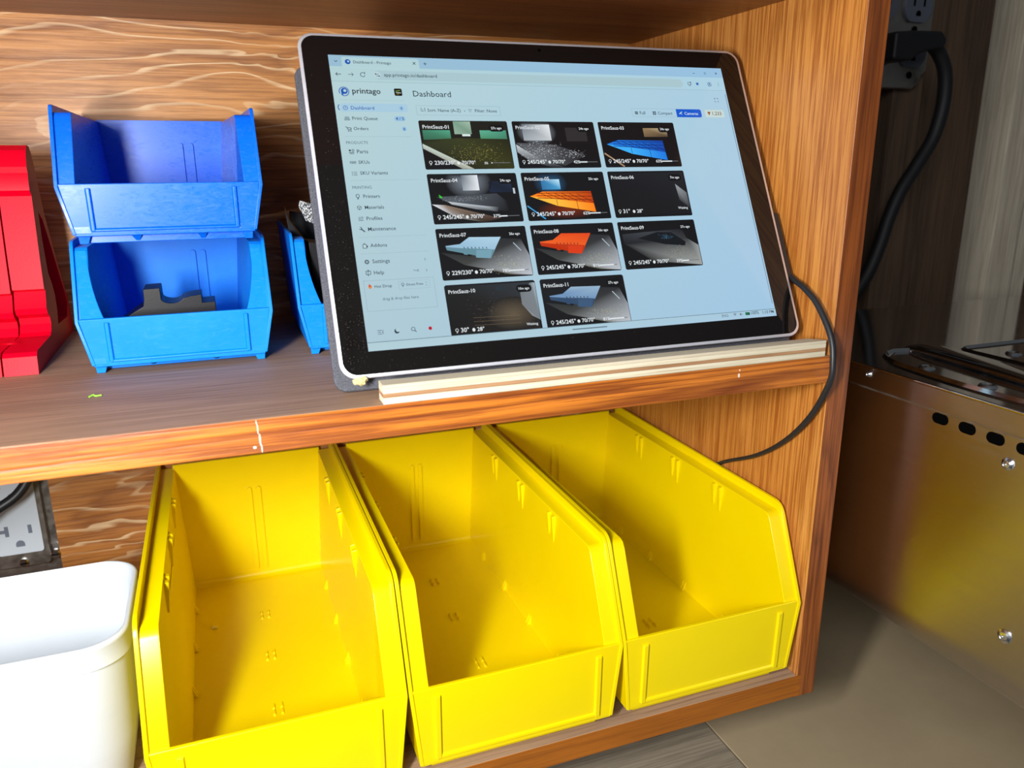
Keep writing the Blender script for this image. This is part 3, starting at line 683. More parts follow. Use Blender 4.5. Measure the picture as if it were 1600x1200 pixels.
# --------------------------- picture on the screen: one mesh, colours as an attribute
SV = []; SF = []; SCOL = []
def sv(u, v, ly): return (u-130.0, -0.03-0.012*ly, 173.3-v)
def poly(pts, cols, ly=1):
    i0 = len(SV)
    if not isinstance(cols, list): cols = [cols]*len(pts)
    for p in pts: SV.append(sv(p[0], p[1], ly))
    SF.append(list(range(i0, i0+len(pts)))); SCOL.append([c[:3]+(1,) for c in cols])
def rect(u0, v0, u1, v1, c, ly=1): poly([(u0, v0), (u1, v0), (u1, v1), (u0, v1)], c, ly)
def rr(u0, v0, u1, v1, r, c, ly=1): poly([(x, y) for x, y in rrect(u0, v0, u1, v1, r, 4)], c, ly)
def frame(u0, v0, u1, v1, c, ly=1, t=0.25):
    rect(u0, v0, u1, v0+t, c, ly); rect(u0, v1-t, u1, v1, c, ly); rect(u0, v0, u0+t, v1, c, ly); rect(u1-t, v0, u1, v1, c, ly)
def line(a, b_, c, ly=3, t=0.35):
    a = Vector(a); b_ = Vector(b_); n = (b_-a).orthogonal().normalized()*t/2; poly([a-n, b_-n, b_+n, a+n], c, ly)
def circ(u, v, r, c, ly=3, n=16, a0=0, a1=360):
    poly([(u+r*math.cos(math.radians(a0+(a1-a0)*k/n)), v+r*math.sin(math.radians(a0+(a1-a0)*k/n))) for k in range(n)], c, ly)
def ringc(u, v, r, c, ly=3, t=0.3, n=16, a0=0, a1=360):
    for k in range(n):
        p, q = [math.radians(a0+(a1-a0)*j/n) for j in (k, k+1)]
        poly([(u+(r+s*t/2)*math.cos(w_), v+(r+s*t/2)*math.sin(w_)) for s, w_ in ((1, p), (1, q), (-1, q), (-1, p))], c, ly)
def text(s, uL, uR, base, c, ly=4, bold=0.05, hmax=None):
    cu = bpy.data.curves.new('t', 'FONT'); cu.body = s; cu.size = 10; cu.offset = bold; cu.resolution_u = 2
    ob = bpy.data.objects.new('t', cu); COL.objects.link(ob)
    dg = bpy.context.evaluated_depsgraph_get(); dg.update()
    me = bpy.data.meshes.new_from_object(ob.evaluated_get(dg))
    xs = [v.co.x for v in me.vertices]
    if xs:
        x0, x1_ = min(xs), max(xs); k = (uR-uL)/(x1_-x0)
        ky = k if hmax is None else min(k, hmax/7.3)
        for f in me.polygons:
            i0 = len(SV)
            for vi in f.vertices:
                co = me.vertices[vi].co; SV.append(sv(uL+(co.x-x0)*k, base-co.y*ky, ly))
            SF.append(list(range(i0, i0+len(f.vertices)))); SCOL.append([c[:3]+(1,)]*len(f.vertices))
    bpy.data.objects.remove(ob); bpy.data.curves.remove(cu); bpy.data.meshes.remove(me)

BG = rgb(184, 212, 218); BG2 = rgb(176, 206, 214); INK = rgb(42, 58, 74); GREY = rgb(92, 112, 124); LIN = rgb(150, 180, 188); BLU = rgb(16, 84, 176)
# background sheets: tab strip, toolbar, page, taskbar
rect(0, 0, 260, 173.3, [rgb(180, 210, 214), rgb(168, 204, 224), rgb(160, 198, 226), rgb(172, 200, 212)], 0)
poly([(0, 0), (260, 0), (260, 7.0), (0, 7.4)], [rgb(150, 188, 210), rgb(150, 192, 224), rgb(150, 192, 224), rgb(150, 188, 210)], 1)
rr(7.2, 1.0, 52, 7.8, 1.2, rgb(176, 208, 214), 2)
rect(0, 7.0, 260, 16.2, [rgb(176, 208, 212), rgb(170, 208, 226), rgb(170, 208, 226), rgb(176, 208, 212)], 2)
rr(24.5, 9.0, 228, 14.8, 2.9, rgb(168, 198, 206), 3)
rect(0, 16.2, 260, 16.45, LIN, 3)
line((3.1, 3.4), (3.9, 4.3), INK); line((3.9, 4.3), (4.7, 3.4), INK)
circ(10.6, 4.0, 1.6, BLU); circ(10.9, 3.8, 0.6, BG, 4); text('Dashboard - Printago', 13.7, 35.5, 4.9, INK, 4)
line((48.3, 2.9), (49.9, 4.5), INK); line((49.9, 2.9), (48.3, 4.5), INK)
line((54.6, 3.8), (56.6, 3.8), INK); line((55.6, 2.8), (55.6, 4.8), INK)
for u, s in ((4.4, -1), (11.3, 1)):
    line((u-1.5, 11.9), (u+1.5, 11.9), INK if s < 0 else GREY, 4); line((u+s*1.5, 11.9), (u+s*.5, 10.9), INK if s < 0 else GREY, 4); line((u+s*1.5, 11.9), (u+s*.5, 12.9), INK if s < 0 else GREY, 4)
ringc(18.1, 11.9, 1.3, INK, 4, .35, 14, 20, 320); line((19.3, 10.2), (19.4, 11.6), INK, 4)
circ(26.5, 11.9, 2.0, BG, 4); line((25.4, 11.3), (27.4, 11.3), INK, 5, .3); line((25.6, 12.5), (27.6, 12.5), INK, 5, .3); circ(25.5, 11.3, .4, INK, 5); circ(27.5, 12.5, .4, INK, 5)
text('app.printago.io/dashboard', 30.3, 61.6, 12.6, INK, 4)
line((237.3, 4.2), (238.7, 4.2), INK); frame(246, 3.4, 247.3, 4.7, INK, 3, .2); line((254.6, 3.2), (255.9, 4.5), INK); line((255.9, 3.2), (254.6, 4.5), INK)
frame(231.7, 10.9, 234.2, 12.9, INK, 4, .28); line((232.4, 13.4), (233.6, 13.4), INK, 4); line((234, 10.4), (234, 12.2), INK, 5, .5)
poly([(239+(1.5 if k % 2 == 0 else .65)*math.sin(k*math.pi/5), 11.9-(1.5 if k % 2 == 0 else .65)*math.cos(k*math.pi/5)) for k in range(10)], BLU, 4)
ringc(248.3, 12, 1.4, rgb(50, 80, 150), 4, .3); circ(248.3, 11.6, .5, rgb(50, 80, 150), 4); ringc(248.3, 13.1, .8, rgb(50, 80, 150), 4, .3, 8, 180, 360)
for dv in (-1, 0, 1): circ(255.3, 11.9+dv, .25, INK, 4, 8)
rect(258.6, 18.9, 259.1, 165, rgb(110, 140, 160), 3)
# sidebar head
ringc(6.2, 22.6, 2.7, BLU, 3, .45, 20, 150, 470); circ(6.4, 22.3, 1.9, BLU); rect(4.6, 22, 5.6, 25.0, BLU, 3); circ(6.7, 22.1, 0.85, BG, 4)
text('printago', 10.8, 26.9, 23.7, rgb(30, 40, 52), 4, 0.12)
rr(34.8, 20.1, 39.3, 24.7, .8, rgb(8, 10, 12)); line((35.6, 21.8), (38.3, 21.3), rgb(120, 170, 60), 4, .4); line((35.8, 22.6), (38.6, 22.9), rgb(190, 200, 190), 4, .5); line((36, 23.6), (37.4, 23.7), rgb(160, 150, 40), 4, .3)
rect(3, 27.7, 40, 27.85, LIN, 2)
rr(3.0, 29.8, 41.2, 35.0, 1.2, rgb(166, 202, 222), 2); ringc(3.9, 32.4, 2.2, BLU, 3, .5, 8, 130, 230)
text('Dashboard', 8.8, 21.9, 33.6, BLU, 4, 0.05)
def badge(s, u0, u1, v): rr(u0, v-1.5, u1, v+1.4, 1.3, rgb(146, 190, 222), 3); text(s, u0+.8, u1-.8, v+.8, rgb(20, 70, 150), 4, .1)
badge('9', 36.2, 38.8, 32.6); badge('4 / 5', 32.6, 38.9, 39.1); badge('8', 36.1, 38.7, 45.4)
for s, L_, Rr, v in (('Print Queue', 8.7, 23.0, 40.0), ('Orders', 8.7, 16.9, 46.2), ('Parts', 8.7, 14.9, 60.2), ('SKUs', 8.7, 14.9, 66.5), ('SKU Variants', 8.8, 24.2, 73.0), ('Printers', 8.7, 17.9, 86.8), ('Materials', 8.7, 19.3, 93.3), ('Profiles', 8.8, 17.5, 99.8), ('Maintenance', 8.8, 24.2, 106.0), ('Addons', 8.8, 17.9, 115.4), ('Settings', 8.7, 18.2, 124.6), ('Help', 8.7, 14.2, 131.0)):
    text(s, L_, Rr, v, INK, 4)
text('PRODUCTS', 3.4, 15.5, 54.6, GREY, 4, .04); text('PRINTING', 3.4, 14.0, 81.3, GREY, 4, .04)
for v in (50.0, 76.3, 109.5, 119.0): rect(3, v, 41, v+.15, LIN, 2)
# sidebar icons
ringc(5.7, 32.6, 1.2, BLU, 4, .3); line((5.7, 31.9), (5.7, 33.0), BLU, 4, .35)
for v in (38.4, 39.2, 40.0): rect(4.4+(v-38.4)*-.3+.2, v-.2, 7.0+(v-38.4)*.3, v+.15, INK, 4)
line((4.2, 44.2), (4.9, 44.3), INK); line((4.9, 44.3), (5.5, 46), INK); line((5.5, 46), (7.2, 46), INK); line((5.1, 44.8), (7.4, 44.9), INK); line((7.4, 44.9), (7.1, 46), INK); circ(5.8, 46.8, .35, INK); circ(7, 46.8, .35, INK)
circ(4.9, 58.5, .6, INK); ringc(6.6, 58.5, .6, INK, 4, .3); rect(4.3, 59.6, 7.2, 59.95, INK, 4); rect(4.6, 60.3, 7, 60.6, INK, 4)
for k in range(5): rect(4.6+k*.5, 64.9, 4.85+k*.5, 66.4, INK, 4)
ringc(5.7, 65.6, 1.6, INK, 4, .25, 4, -30, 30); ringc(5.7, 65.6, 1.6, INK, 4, .25, 4, 150, 210)
for k in range(3): rect(5.2, 71.3+k*.9, 7.2, 71.55+k*.9, INK, 4); circ(4.5, 71.4+k*.9, .25, INK, 4, 8)
def nozzle(u, v, c, k=1.0): ringc(u, v-.5*k, .95*k, c, 5, .32*k, 14); rect(u-.25*k, v+.4*k, u+.45*k, v+1.0*k, c, 5); line((u-.6*k, v+1.3*k), (u+.3*k, v+1.3*k), c, 5, .3*k)
nozzle(5.7, 86, INK)
poly([(5.7+1.35*math.sin(k*math.pi/3), 92.4-1.35*math.cos(k*math.pi/3)) for k in range(6)], INK, 3); poly([(5.7+1.05*math.sin(k*math.pi/3), 92.4-1.05*math.cos(k*math.pi/3)) for k in range(6)], BG, 4)
line((5.7, 92.4), (5.7, 93.6), INK, 5, .25); line((5.7, 92.4), (4.7, 91.9), INK, 5, .25); line((5.7, 92.4), (6.7, 91.9), INK, 5, .25)
for k, u in enumerate((6.4, 5.0, 6.0)): line((4.3, 98+k*.9), (7.2, 98+k*.9), INK, 4, .22); line((u, 97.7+k*.9), (u, 98.3+k*.9), INK, 4, .3)
line((5.0, 104.6), (7.0, 106.5), INK, 4, .6); ringc(4.8, 104.4, .7, INK, 4, .35, 10, 240, 520)
rr(4.6, 113.6, 6.9, 116.0, .3, INK, 3); rr(4.9, 113.9, 6.6, 115.7, .2, BG, 4); circ(5.7, 113.5, .5, INK, 3, 10); circ(7.0, 114.9, .5, INK, 3, 10); circ(5.7, 113.6, .25, BG, 5, 10)
circ(5.7, 123.7, 1.3, GREY); circ(5.7, 123.7, .45, BG, 4)
frame(4.3, 128.8, 7.1, 131.0, INK, 4, .3); line((5.3, 131), (5.7, 131.8), INK); text('?', 5.3, 6.1, 130.6, INK, 5)
for v in (123.7, 130.1): line((37.6, v-.7), (38.2, v), GREY, 4, .25); line((38.2, v), (37.6, v+.7), GREY, 4, .25)
text('^+K', 30.4, 33.8, 130.7, GREY, 4)
# hot drop box (dashed)
for k in range(40):
    u = 2.3+k*.98; rect(u, 134.3, u+.5, 134.45, GREY, 3); rect(u, 151.4, u+.5, 151.55, GREY, 3)
for k in range(17):
    v = 134.4+k*1.0; rect(2.3, v, 2.45, v+.5, GREY, 3); rect(41.0, v, 41.15, v+.5, GREY, 3)
poly([(4.7, 137.9), (4.9, 136.9), (5.4, 136.0), (5.7, 136.8), (6.3, 137.2), (6.4, 138.2), (5.9, 138.9), (5.1, 138.8)], rgb(214, 70, 20), 4); circ(5.6, 138.2, .45, rgb(240, 160, 40), 5)
text('Hot Drop', 8.0, 17.4, 138.6, INK, 4); frame(21.2, 135.6, 38.6, 140.3, LIN, 3, .15); nozzle(23.4, 137.8, INK, .75)
text('Direct Print', 25.4, 34.8, 138.4, INK, 4); line((36.2, 137.3), (36.6, 136.9), GREY, 4, .2); line((36.6, 136.9), (37, 137.3), GREY, 4, .2); line((36.2, 138.4), (36.6, 138.8), GREY, 4, .2); line((36.6, 138.8), (37, 138.4), GREY, 4, .2)
text('drag & drop files here', 11.4, 31.2, 145.8, GREY, 4)
for k in range(3): rect(6.2, 162.2+k*1.0, 8.6-(k == 1)*.6, 162.45+k*1.0, INK, 4)
line((9.4, 162.3), (8.8, 163.3), INK, 4, .25); line((8.8, 163.3), (9.4, 164.3), INK, 4, .25)
circ(16.6, 163.4, 1.4, INK, 4); circ(17.2, 162.8, 1.15, rgb(176, 205, 213), 5)
ringc(25.6, 163.0, 1.0, INK, 4, .3); line((26.3, 163.8), (27.2, 164.7), INK, 4, .4)
circ(35, 163.3, 1.0, rgb(190, 12, 40), 4)
rect(42.5, 26, 42.6, 168, rgb(172, 202, 212), 2)
# page head
text('Dashboard', 45.7, 68.3, 24.9, rgb(30, 42, 56), 4, 0.02)
frame(46.1, 30.5, 97.4, 36.6, LIN, 3, .2)
for k, w_ in enumerate((1.0, 1.5, 1.9)): rect(48.6, 32.2+k*.9, 48.6+w_, 32.45+k*.9, INK, 4)
line((51.2, 32), (51.2, 34.4), INK, 4, .3); text('Sort: Name (A-Z)', 52.7, 72.7, 34.4, INK, 4); circ(75.1, 33.7, .3, INK, 4, 8)
for k in range(3): rect(77.2+k*.45, 32.6+k*.8, 79.8-k*.45, 32.85+k*.8, GREY, 4)
text('Filter: None', 81.5, 95.2, 34.4, INK, 4)
frame(186.0, 30.3, 237.2, 36.1, LIN, 3, .2)
for k in range(3): rect(188, 32.5+k*.7, 190.2, 33.0+k*.7, INK, 4)
text('Full', 191.5, 195.4, 34.4, INK, 4)
for a in (0, 1.3):
    for c_ in (0, 1.3): rect(200.9+a, 32.3+c_, 201.9+a, 33.3+c_, INK, 4)
text('Compact', 204.6, 215.3, 34.4, INK, 4)
poly([(218.3, 30.4), (236.2, 30.4), (237.1, 31.3), (237.1, 35.2), (236.2, 36.1), (218.3, 36.1)], rgb(14, 88, 205), 4)
line((220.4, 33.9), (222.6, 32.3), BG, 5, .7); line((221.6, 33.4), (222.4, 34.4), BG, 5, .4); text('Cameras', 224.3, 234.5, 34.4, rgb(220, 235, 240), 5)
rr(240, 30.5, 254.6, 36, .9, rgb(190, 214, 206), 3); rr(240.25, 30.75, 254.35, 35.75, .8, rgb(196, 216, 214), 4)
poly([(241.8, 32), (244.2, 32), (243.6, 33.5), (243, 34.6), (242.4, 33.5)], rgb(150, 80, 40), 5); text('1,233', 245.6, 252.5, 34.3, rgb(110, 80, 60), 5, .1)
for su in (-1, 1):
    for sv_ in (-1, 1):
        line((251+su*1.3, 23.4+sv_*1.3), (251+su*.5, 23.4+sv_*1.3), INK, 3, .3); line((251+su*1.3, 23.4+sv_*1.3), (251+su*1.3, 23.4+sv_*.5), INK, 3, .3)
# camera cards
DK = rgb(14, 14, 18); DK2 = rgb(24, 26, 32); WH = rgb(225, 232, 236)
CARD = [None]
def card(n, col, row, age, t1, t2, pct, art):
    u0 = 46.2+57.0*col; v0 = 40.0+33.2*row; u1 = u0+54.0; v1 = min(v0+30.5, 168.5)
    if v1 < v0+30: poly([(u0+.9, v0), (u1-.9, v0), (u1, v0+.9), (u1, v1), (u0, v1), (u0, v0+.9)], [DK, DK, DK2, DK, DK, DK2], 1)
    else: rr(u0, v0, u1, v1, 1.0, DK, 1)
    CARD[0] = (u0, v0, u1, v1); art(u0, v0, u1, v1)
    text('PrintSauz-%02d' % n, u0+2.0, u0+17.6, v0+5.1, WH, 9, .1)
    rr(u1-12.0, v0+2.4, u1-2.6, v0+6.8, 2.1, rgb(8, 9, 12), 8); text(age, u1-10.6, u1-4.0, v0+5.3, WH, 9, .12)
    vb = v0+27.5
    nozzle(u0+3.6, vb-1.0, WH, .85) if vb < 168 else None
    text(t1, u0+5.8, u0+5.8+1.55*len(t1), vb, WH, 9, .15)
    k = u0+5.8+1.55*7+3.4 if '/' in t1 else u0+13.2
    poly([(k+.95*math.sin(q*math.pi/3), vb-.9-1.1*math.cos(q*math.pi/3)) for q in range(6)], WH, 9)
    text(t2, k+2.0, k+2.0+1.4*len(t2), vb, WH, 9, .15)
    if pct is None: text('Waiting', u1-9.3, u1-2.4, vb-1.6 if row < 3 else vb-.9, WH, 9, .1)
    else:
        text('%d%%' % pct, u1-18.2, u1-18.2+(1.6 if pct < 10 else 2.0)*(len(str(pct))+.6)*.85, vb, WH, 9, .15)
        rect(u1-14, vb-1.0, u1-2.2, vb-.6, rgb(110, 112, 116), 9); rect(u1-14, vb-1.15, u1-14+11.8*pct/100, vb-.4, WH, 10)
def speck(u0, v0, u1, v1, n, c, ly=5, s=.18):
    for _ in range(n):
        u = random.triangular(u0, u1); v = random.triangular(v0, v1); k = s*random.uniform(.5, 1.2); kk = random.uniform(.15, .9); rect(u-k, v-k*.7, u+k, v+k*.7, tuple(x*kk for x in c[:3]), ly)
def glow(cu, cv, ru, rv_, c0, c1, ly=3, n=24, top=None):
    clip = CARD[0]
    for k in range(n):
        a, q = [2*math.pi*j/n for j in (k, k+1)]
        cl = lambda u, v: (min(max(u, clip[0]+.4), clip[2]-.4), min(max(v, clip[1]+.4), clip[3]-.4))
        poly([cl(cu, cv), cl(cu+ru*math.cos(a), cv+rv_*math.sin(a)), cl(cu+ru*math.cos(q), cv+rv_*math.sin(q))], [c0, c1, c1], ly)
def a1(u0, v0, u1, v1):
    poly([(u0+1, v0+.3), (u1-1, v0+.3), (u1-.4, v0+12), (u0+.4, v0+12)], rgb(24, 26, 22), 2)
    rect(u0+1.5, v0+6.0, u0+18, v0+12, [rgb(60, 130, 105), rgb(80, 165, 135), rgb(60, 120, 90), rgb(50, 100, 80)], 3)
    rect(u0+36.0, v0+6.0, u1-1.5, v0+12, [rgb(90, 175, 145), rgb(70, 150, 125), rgb(60, 120, 95), rgb(70, 140, 100)], 3)
    rect(u0+20.5, v0+.4, u0+31, v0+8.5, [rgb(120, 160, 140), rgb(160, 190, 170), rgb(120, 150, 130), rgb(150, 180, 160)], 4); rect(u0+25, v0+8.5, u0+30, v0+9.8, rgb(215, 235, 230), 5)
    poly([(u0+.6, v0+12.2), (u0+22, v0+11), (u1-.4, v0+11.6), (u1-.4, v0+30.2), (u0+28, v0+30.2), (u0+.5, v0+15)], [rgb(20, 24, 14), rgb(54, 60, 30), rgb(30, 34, 18), rgb(52, 54, 20), rgb(38, 38, 18), rgb(40, 48, 30)], 4)
    poly([(u0+.4, v0+14.5), (u0+.4, v0+17.5), (u0+22, v0+30.3), (u0+29, v0+30.3)], [rgb(200, 215, 205), rgb(170, 180, 170), rgb(150, 150, 138), rgb(190, 195, 180)], 5)
    speck(u0+14, v0+13, u1-4, v0+29, 260, rgb(190, 180, 90), 5, .2)
def a2(u0, v0, u1, v1):
    glow(u0+15, v0+7, 13, 9, rgb(150, 160, 170), DK, 3); rect(u0+6, v0+2, u0+24, v0+12.5, [rgb(110, 120, 130), rgb(230, 236, 240), rgb(200, 206, 210), rgb(160, 170, 178)], 4)
    rect(u0+34, v0+4, u1-6, v0+13, rgb(44, 42, 44), 3)
    poly([(u0+.5, v0+14), (u0+24, v0+15), (u0+46, v0+22), (u0+30, v0+29), (u0+12, v0+24)], [rgb(80, 84, 90), rgb(70, 72, 78), rgb(26, 26, 30), rgb(60, 62, 66), rgb(110, 116, 122)], 4)
    poly([(u0+.5, v0+15), (u0+13, v0+24), (u0+30, v0+30), (u0+22, v0+30.2), (u0+8, v0+26), (u0+.5, v0+20)], [rgb(200, 208, 214), rgb(120, 125, 130), rgb(40, 42, 46), DK, rgb(90, 96, 102), rgb(150, 156, 160)], 5)
    speck(u0+1, v0+13, u0+32, v0+25, 260, rgb(230, 235, 240), 6, .22); speck(u0+26, v0+18, u1-8, v0+25, 90, rgb(210, 214, 220), 6, .28)
def beam(col0, col1, edge, wt):
    def f(u0, v0, u1, v1):
        P = [(u0+3.5, v0+15), (u0+12, v0+12.2), (u0+43.5, v0+12.6), (u0+44.5, v0+26), (u0+20, v0+21)]
        poly(P, [col0, col0, col1, col1, col0], 4)
        poly([(u0+3.5, v0+15), (u0+20, v0+17.2), (u0+44, v0+20.5), (u0+44.5, v0+26), (u0+20, v0+21.5)], [wt, wt, col0, col0, wt], 5)
        for k in range(6): line((u0+9+k*5, v0+12.6+k*.3), (u0+18+k*5.2, v0+16.8+k*.6), edge, 6, .35)
        for k in range(3): line((u0+8, v0+13.2+k*1.5), (u0+43.7, v0+13.6+k*2.3), edge, 6, .4)
        line((u0+20, v0+17.5), (u0+20.2, v0+21.3), edge, 6, .3); line((u0+33, v0+19), (u0+33.2, v0+24), edge, 6, .3)
    return f
b3 = beam(rgb(20, 120, 225), rgb(10, 70, 170), rgb(6, 40, 110), rgb(60, 175, 250)); b5 = beam(rgb(255, 130, 20), rgb(190, 60, 0), rgb(110, 30, 0), rgb(255, 190, 60))
def a3(u0, v0, u1, v1):
    rect(u0+31, v0+4, u1-6, v0+10, [rgb(150, 125, 90), rgb(190, 170, 135), rgb(70, 56, 40), rgb(110, 90, 66)], 3); b3(u0, v0, u1, v1)
    line((u0+.8, v0+21), (u0+13, v0+30), rgb(170, 140, 110), 4, 1.0)
def a5(u0, v0, u1, v1):
    glow(u0+18, v0+7, 11, 8, rgb(40, 90, 130), DK, 3); rect(u0+12, v0+4.5, u0+24, v0+11, [rgb(50, 120, 170), rgb(190, 235, 255), rgb(70, 160, 210), rgb(50, 110, 160)], 4); b5(u0, v0, u1, v1)
    line((u0+.8, v0+21), (u0+11, v0+29.5), rgb(60, 160, 220), 4, .8); glow(u0+26, v0+24, 20, 6, rgb(120, 40, 0), DK, 2)
def a4(u0, v0, u1, v1):
    glow(u0+24, v0+5, 14, 11, rgb(130, 138, 150), DK, 3); rect(u0+20, v0+1, u0+30, v0+10.5, [rgb(90, 100, 110), rgb(225, 232, 240), rgb(230, 235, 240), rgb(150, 160, 170)], 4)
    rect(u0+36, v0+5, u0+50, v0+12, [rgb(20, 28, 44), rgb(30, 44, 70), rgb(20, 30, 48), rgb(24, 36, 60)], 3); rect(u0+50.5, v0+9.5, u0+51.7, v0+13, rgb(190, 200, 210), 4)
    poly([(u0+4, v0+14), (u0+40, v0+12.6), (u1-8, v0+18), (u1-8, v0+24), (u0+34, v0+22), (u0+10, v0+17.5)], [rgb(70, 76, 84), rgb(58, 62, 70), DK, DK, rgb(90, 94, 100), rgb(90, 96, 104)], 4)
    poly([(u0+10, v0+17), (u0+30, v0+20), (u0+40, v0+21.2), (u0+39, v0+24), (u0+26, v0+22), (u0+12, v0+18.8)], [rgb(200, 208, 216), rgb(180, 188, 196), rgb(60, 64, 70), rgb(40, 44, 50), rgb(150, 156, 162), rgb(160, 166, 170)], 5)
    poly([(u0+.4, v0+18.5), (u0+8, v0+19), (u0+40, v0+28), (u0+30, v0+30.2), (u0+14, v0+27)], [rgb(230, 236, 244), rgb(140, 120, 104), rgb(70, 46, 34), rgb(40, 30, 26), rgb(150, 146, 144)], 5)
    speck(u0+5, v0+13.6, u0+38, v0+17.5, 150, rgb(190, 200, 210), 6, .16)
    poly([(u0+5.2, v0+12.6), (u0+5.8, v0+14.8), (u0+7.4, v0+14.4)], rgb(40, 220, 40), 7)
def a6(u0, v0, u1, v1):
    rect(u0+1, v0+1, u1-1, v0+29, [rgb(22, 22, 28), rgb(30, 32, 38), rgb(22, 22, 26), rgb(18, 16, 16)], 2)
    poly([(u1-8, v0+9), (u1-1, v0+15), (u1-.4, v0+26), (u1-7, v0+20)], [rgb(150, 156, 160), rgb(110, 114, 120), DK2, rgb(50, 52, 58)], 3)
def plate_obj(c0, c1, c2):
    def f(u0, v0, u1, v1):
        poly([(u0+1, v0+14), (u0+18, v0+17), (u0+38, v0+7), (u1-4, v0+8), (u1-.3, v0+18), (u1-.3, v0+30), (u0+40, v0+29), (u0+14, v0+22)], [rgb(40, 42, 46), rgb(50, 52, 52), rgb(40, 42, 46), rgb(44, 46, 50), rgb(150, 156, 162), rgb(190, 196, 204), rgb(90, 88, 70), rgb(66, 68, 66)], 3)
        line((u0+45, v0+10), (u0+49, v0+15), rgb(180, 200, 210), 4, .5)
        poly([(u0+4.5, v0+10.3), (u0+13, v0+9.5), (u0+19, v0+5.6), (u0+38, v0+6.2), (u0+33, v0+14), (u0+18, v0+13.4), (u0+5, v0+12.2)], [c0, c0, c1, c1, c0, c0, c0], 4)
        poly([(u0+4.5, v0+10.8), (u0+13.6, v0+12), (u0+14.5, v0+15.8), (u0+16.5, v0+16.2), (u0+17, v0+15), (u0+20.5, v0+15.2), (u0+21.5, v0+18), (u0+30, v0+18.8), (u0+33.4, v0+13.8), (u0+29, v0+13.2), (u0+14, v0+12), (u0+5, v0+12.8)], c2, 5)
        poly([(u0+22, v0+13.4), (u0+31.5, v0+13.8), (u0+30, v0+18.8), (u0+21.5, v0+18)], tuple(x*1.35 for x in c2[:3]), 6)
        for k in range(7): line((u0+15+k*2.2, v0+11.2+k*.12), (u0+15.4+k*2.2, v0+12.2+k*.12), DK, 7, .4)
        speck(u0+26, v0+17, u1-1, v0+29, 330, rgb(215, 215, 170), 5, .16)
    return f
def a9(u0, v0, u1, v1):
    poly([(u0+2, v0+8), (u0+18, v0+7), (u0+44, v0+6), (u1-8, v0+12), (u1-.4, v0+17), (u1-.4, v0+30), (u0+20, v0+26), (u0+2, v0+14)], [rgb(46, 50, 56), rgb(60, 64, 70), DK2, rgb(50, 52, 56), rgb(150, 154, 156), rgb(160, 164, 162), rgb(50, 52, 52), DK2], 3)
    poly([(u0+12, v0+11), (u0+26, v0+7.4), (u0+36, v0+8), (u0+45, v0+14.5), (u0+44, v0+17), (u0+30, v0+15.5)], rgb(14, 18, 24), 4)
    speck(u0+26, v0+8.6, u0+38, v0+13, 90, rgb(80, 130, 165), 5, .2); speck(u0+28, v0+16, u1-1, v0+28, 200, rgb(190, 190, 160), 5, .16)
def a10(u0, v0, u1, v1):
    rect(u0+1, v0+1, u1-1, v1-.5, [rgb(24, 26, 26), rgb(50, 56, 64), rgb(36, 30, 28), rgb(18, 16, 16)], 2)
    glow(u0+38, v0+19, 16, 10, rgb(96, 84, 66), rgb(30, 28, 28), 3)
    poly([(u1-10, v0+7), (u1-3, v0+1.5), (u1-.3, v0+1.5), (u1-.3, v1-5), (u1-5, v0+21), (u1-10, v0+14)], [rgb(110, 120, 126), rgb(120, 130, 136), rgb(170, 186, 198), rgb(120, 128, 134), rgb(150, 156, 160), rgb(120, 126, 130)], 4)
    for k in range(3): line((u0+14, v0+19.8+k*2.2), (u0+42, v0+20.2+k*2.2), rgb(120, 100, 76), 4, .16)
    rect(u0+30, v0+2.5, u0+36, v0+5, rgb(38, 48, 56), 4); speck(u0+5, v0+6, u1-10, v1-3, 120, rgb(150, 140, 120), 5, .12)
card(1, 0, 0, '27s ago', '230/230\u00b0', '70/70\u00b0', 5, a1); card(2, 1, 0, '24s ago', '245/245\u00b0', '70/70\u00b0', 42, a2); card(3, 2, 0, '24s ago', '245/245\u00b0', '70/70\u00b0', 63, a3)
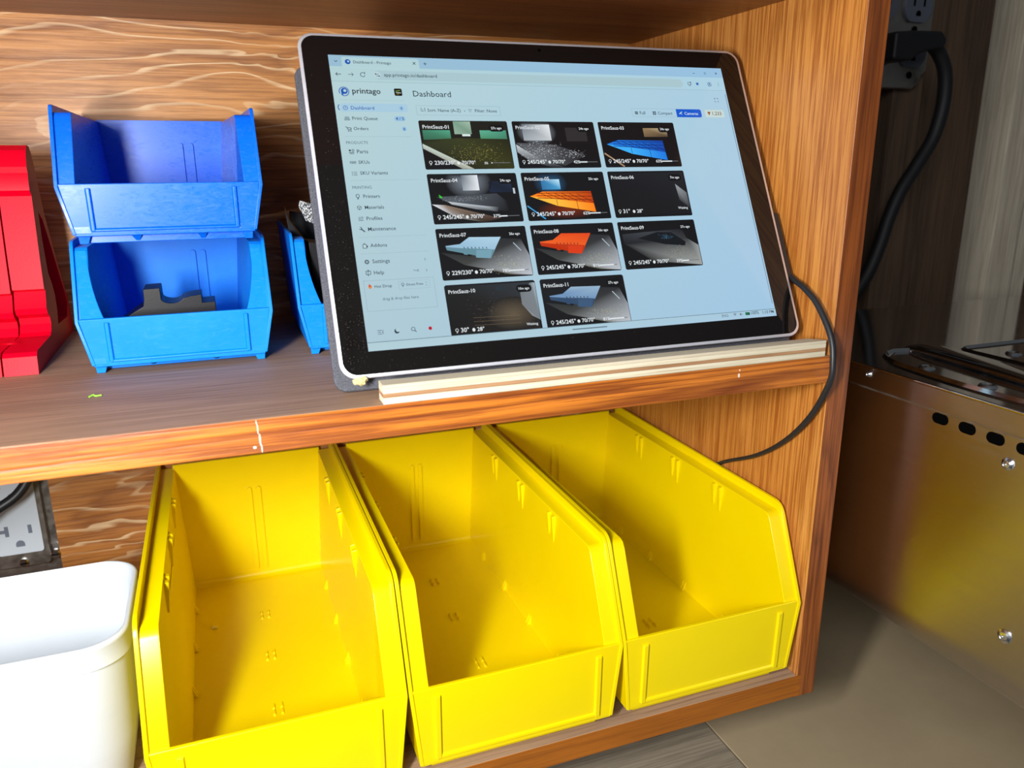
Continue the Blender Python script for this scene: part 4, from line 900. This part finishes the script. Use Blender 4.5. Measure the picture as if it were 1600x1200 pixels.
card(4, 0, 1, '24s ago', '245/245\u00b0', '70/70\u00b0', 37, a4); card(5, 1, 1, '25s ago', '245/245\u00b0', '70/70\u00b0', 62, a5); card(6, 2, 1, '7m ago', '31\u00b0', '28\u00b0', None, a6)
card(7, 0, 2, '26s ago', '229/230\u00b0', '70/70\u00b0', 78, plate_obj(rgb(150, 190, 215), rgb(175, 210, 230), rgb(100, 140, 155)))
card(8, 1, 2, '26s ago', '245/245\u00b0', '70/70\u00b0', 81, plate_obj(rgb(240, 95, 30), rgb(225, 70, 20), rgb(190, 50, 10)))
card(9, 2, 2, '27s ago', '245/245\u00b0', '70/70\u00b0', 39, a9); card(10, 0, 3, '10m ago', '30\u00b0', '28\u00b0', None, a10)
card(11, 1, 3, '27s ago', '245/245\u00b0', '70/70\u00b0', 81, plate_obj(rgb(110, 145, 185), rgb(150, 180, 205), rgb(50, 75, 105)))
# taskbar
rect(0, 168.6, 260, 173.3, [rgb(176, 204, 212), rgb(166, 200, 220), rgb(166, 200, 224), rgb(178, 206, 216)], 11); rect(0, 168.5, 260, 168.8, rgb(96, 120, 134), 12)
rr(118.2, 170.6, 140.6, 171.2, .28, rgb(90, 110, 126), 13)
text('ENG', 219.7, 224.3, 171.3, GREY, 13); text('100%', 241.4, 247.1, 171.1, INK, 13); text('1:10 PM', 250, 258.3, 171.3, INK, 13)
for k in range(3): ringc(229.3, 171.2, .5+.55*k, INK, 13, .25, 6, 225, 315)
poly([(232.8, 170.0), (233.3, 170.0), (234.0, 169.4), (234.0, 171.4), (233.3, 170.8), (232.8, 170.8)], GREY, 13); ringc(234.2, 170.4, .8, GREY, 13, .2, 6, -50, 50)
rr(237.0, 169.5, 240.4, 171.3, .4, rgb(30, 90, 80), 13); circ(238.0, 170.2, .9, rgb(20, 120, 70), 14)
me = bpy.data.meshes.new('screen')
me.from_pydata([tuple(c*MM for c in v) for v in SV], [], SF)
ca = me.color_attributes.new('pic', 'FLOAT_COLOR', 'CORNER')
i = 0
for cols in SCOL:
    for c in cols: ca.data[i].color = c; i += 1
me.materials.append(M['display'])
scr = bpy.data.objects.new('screen', me); COL.objects.link(scr); scr.parent = TB; scr['label'] = 'lit display with a dashboard of camera tiles'
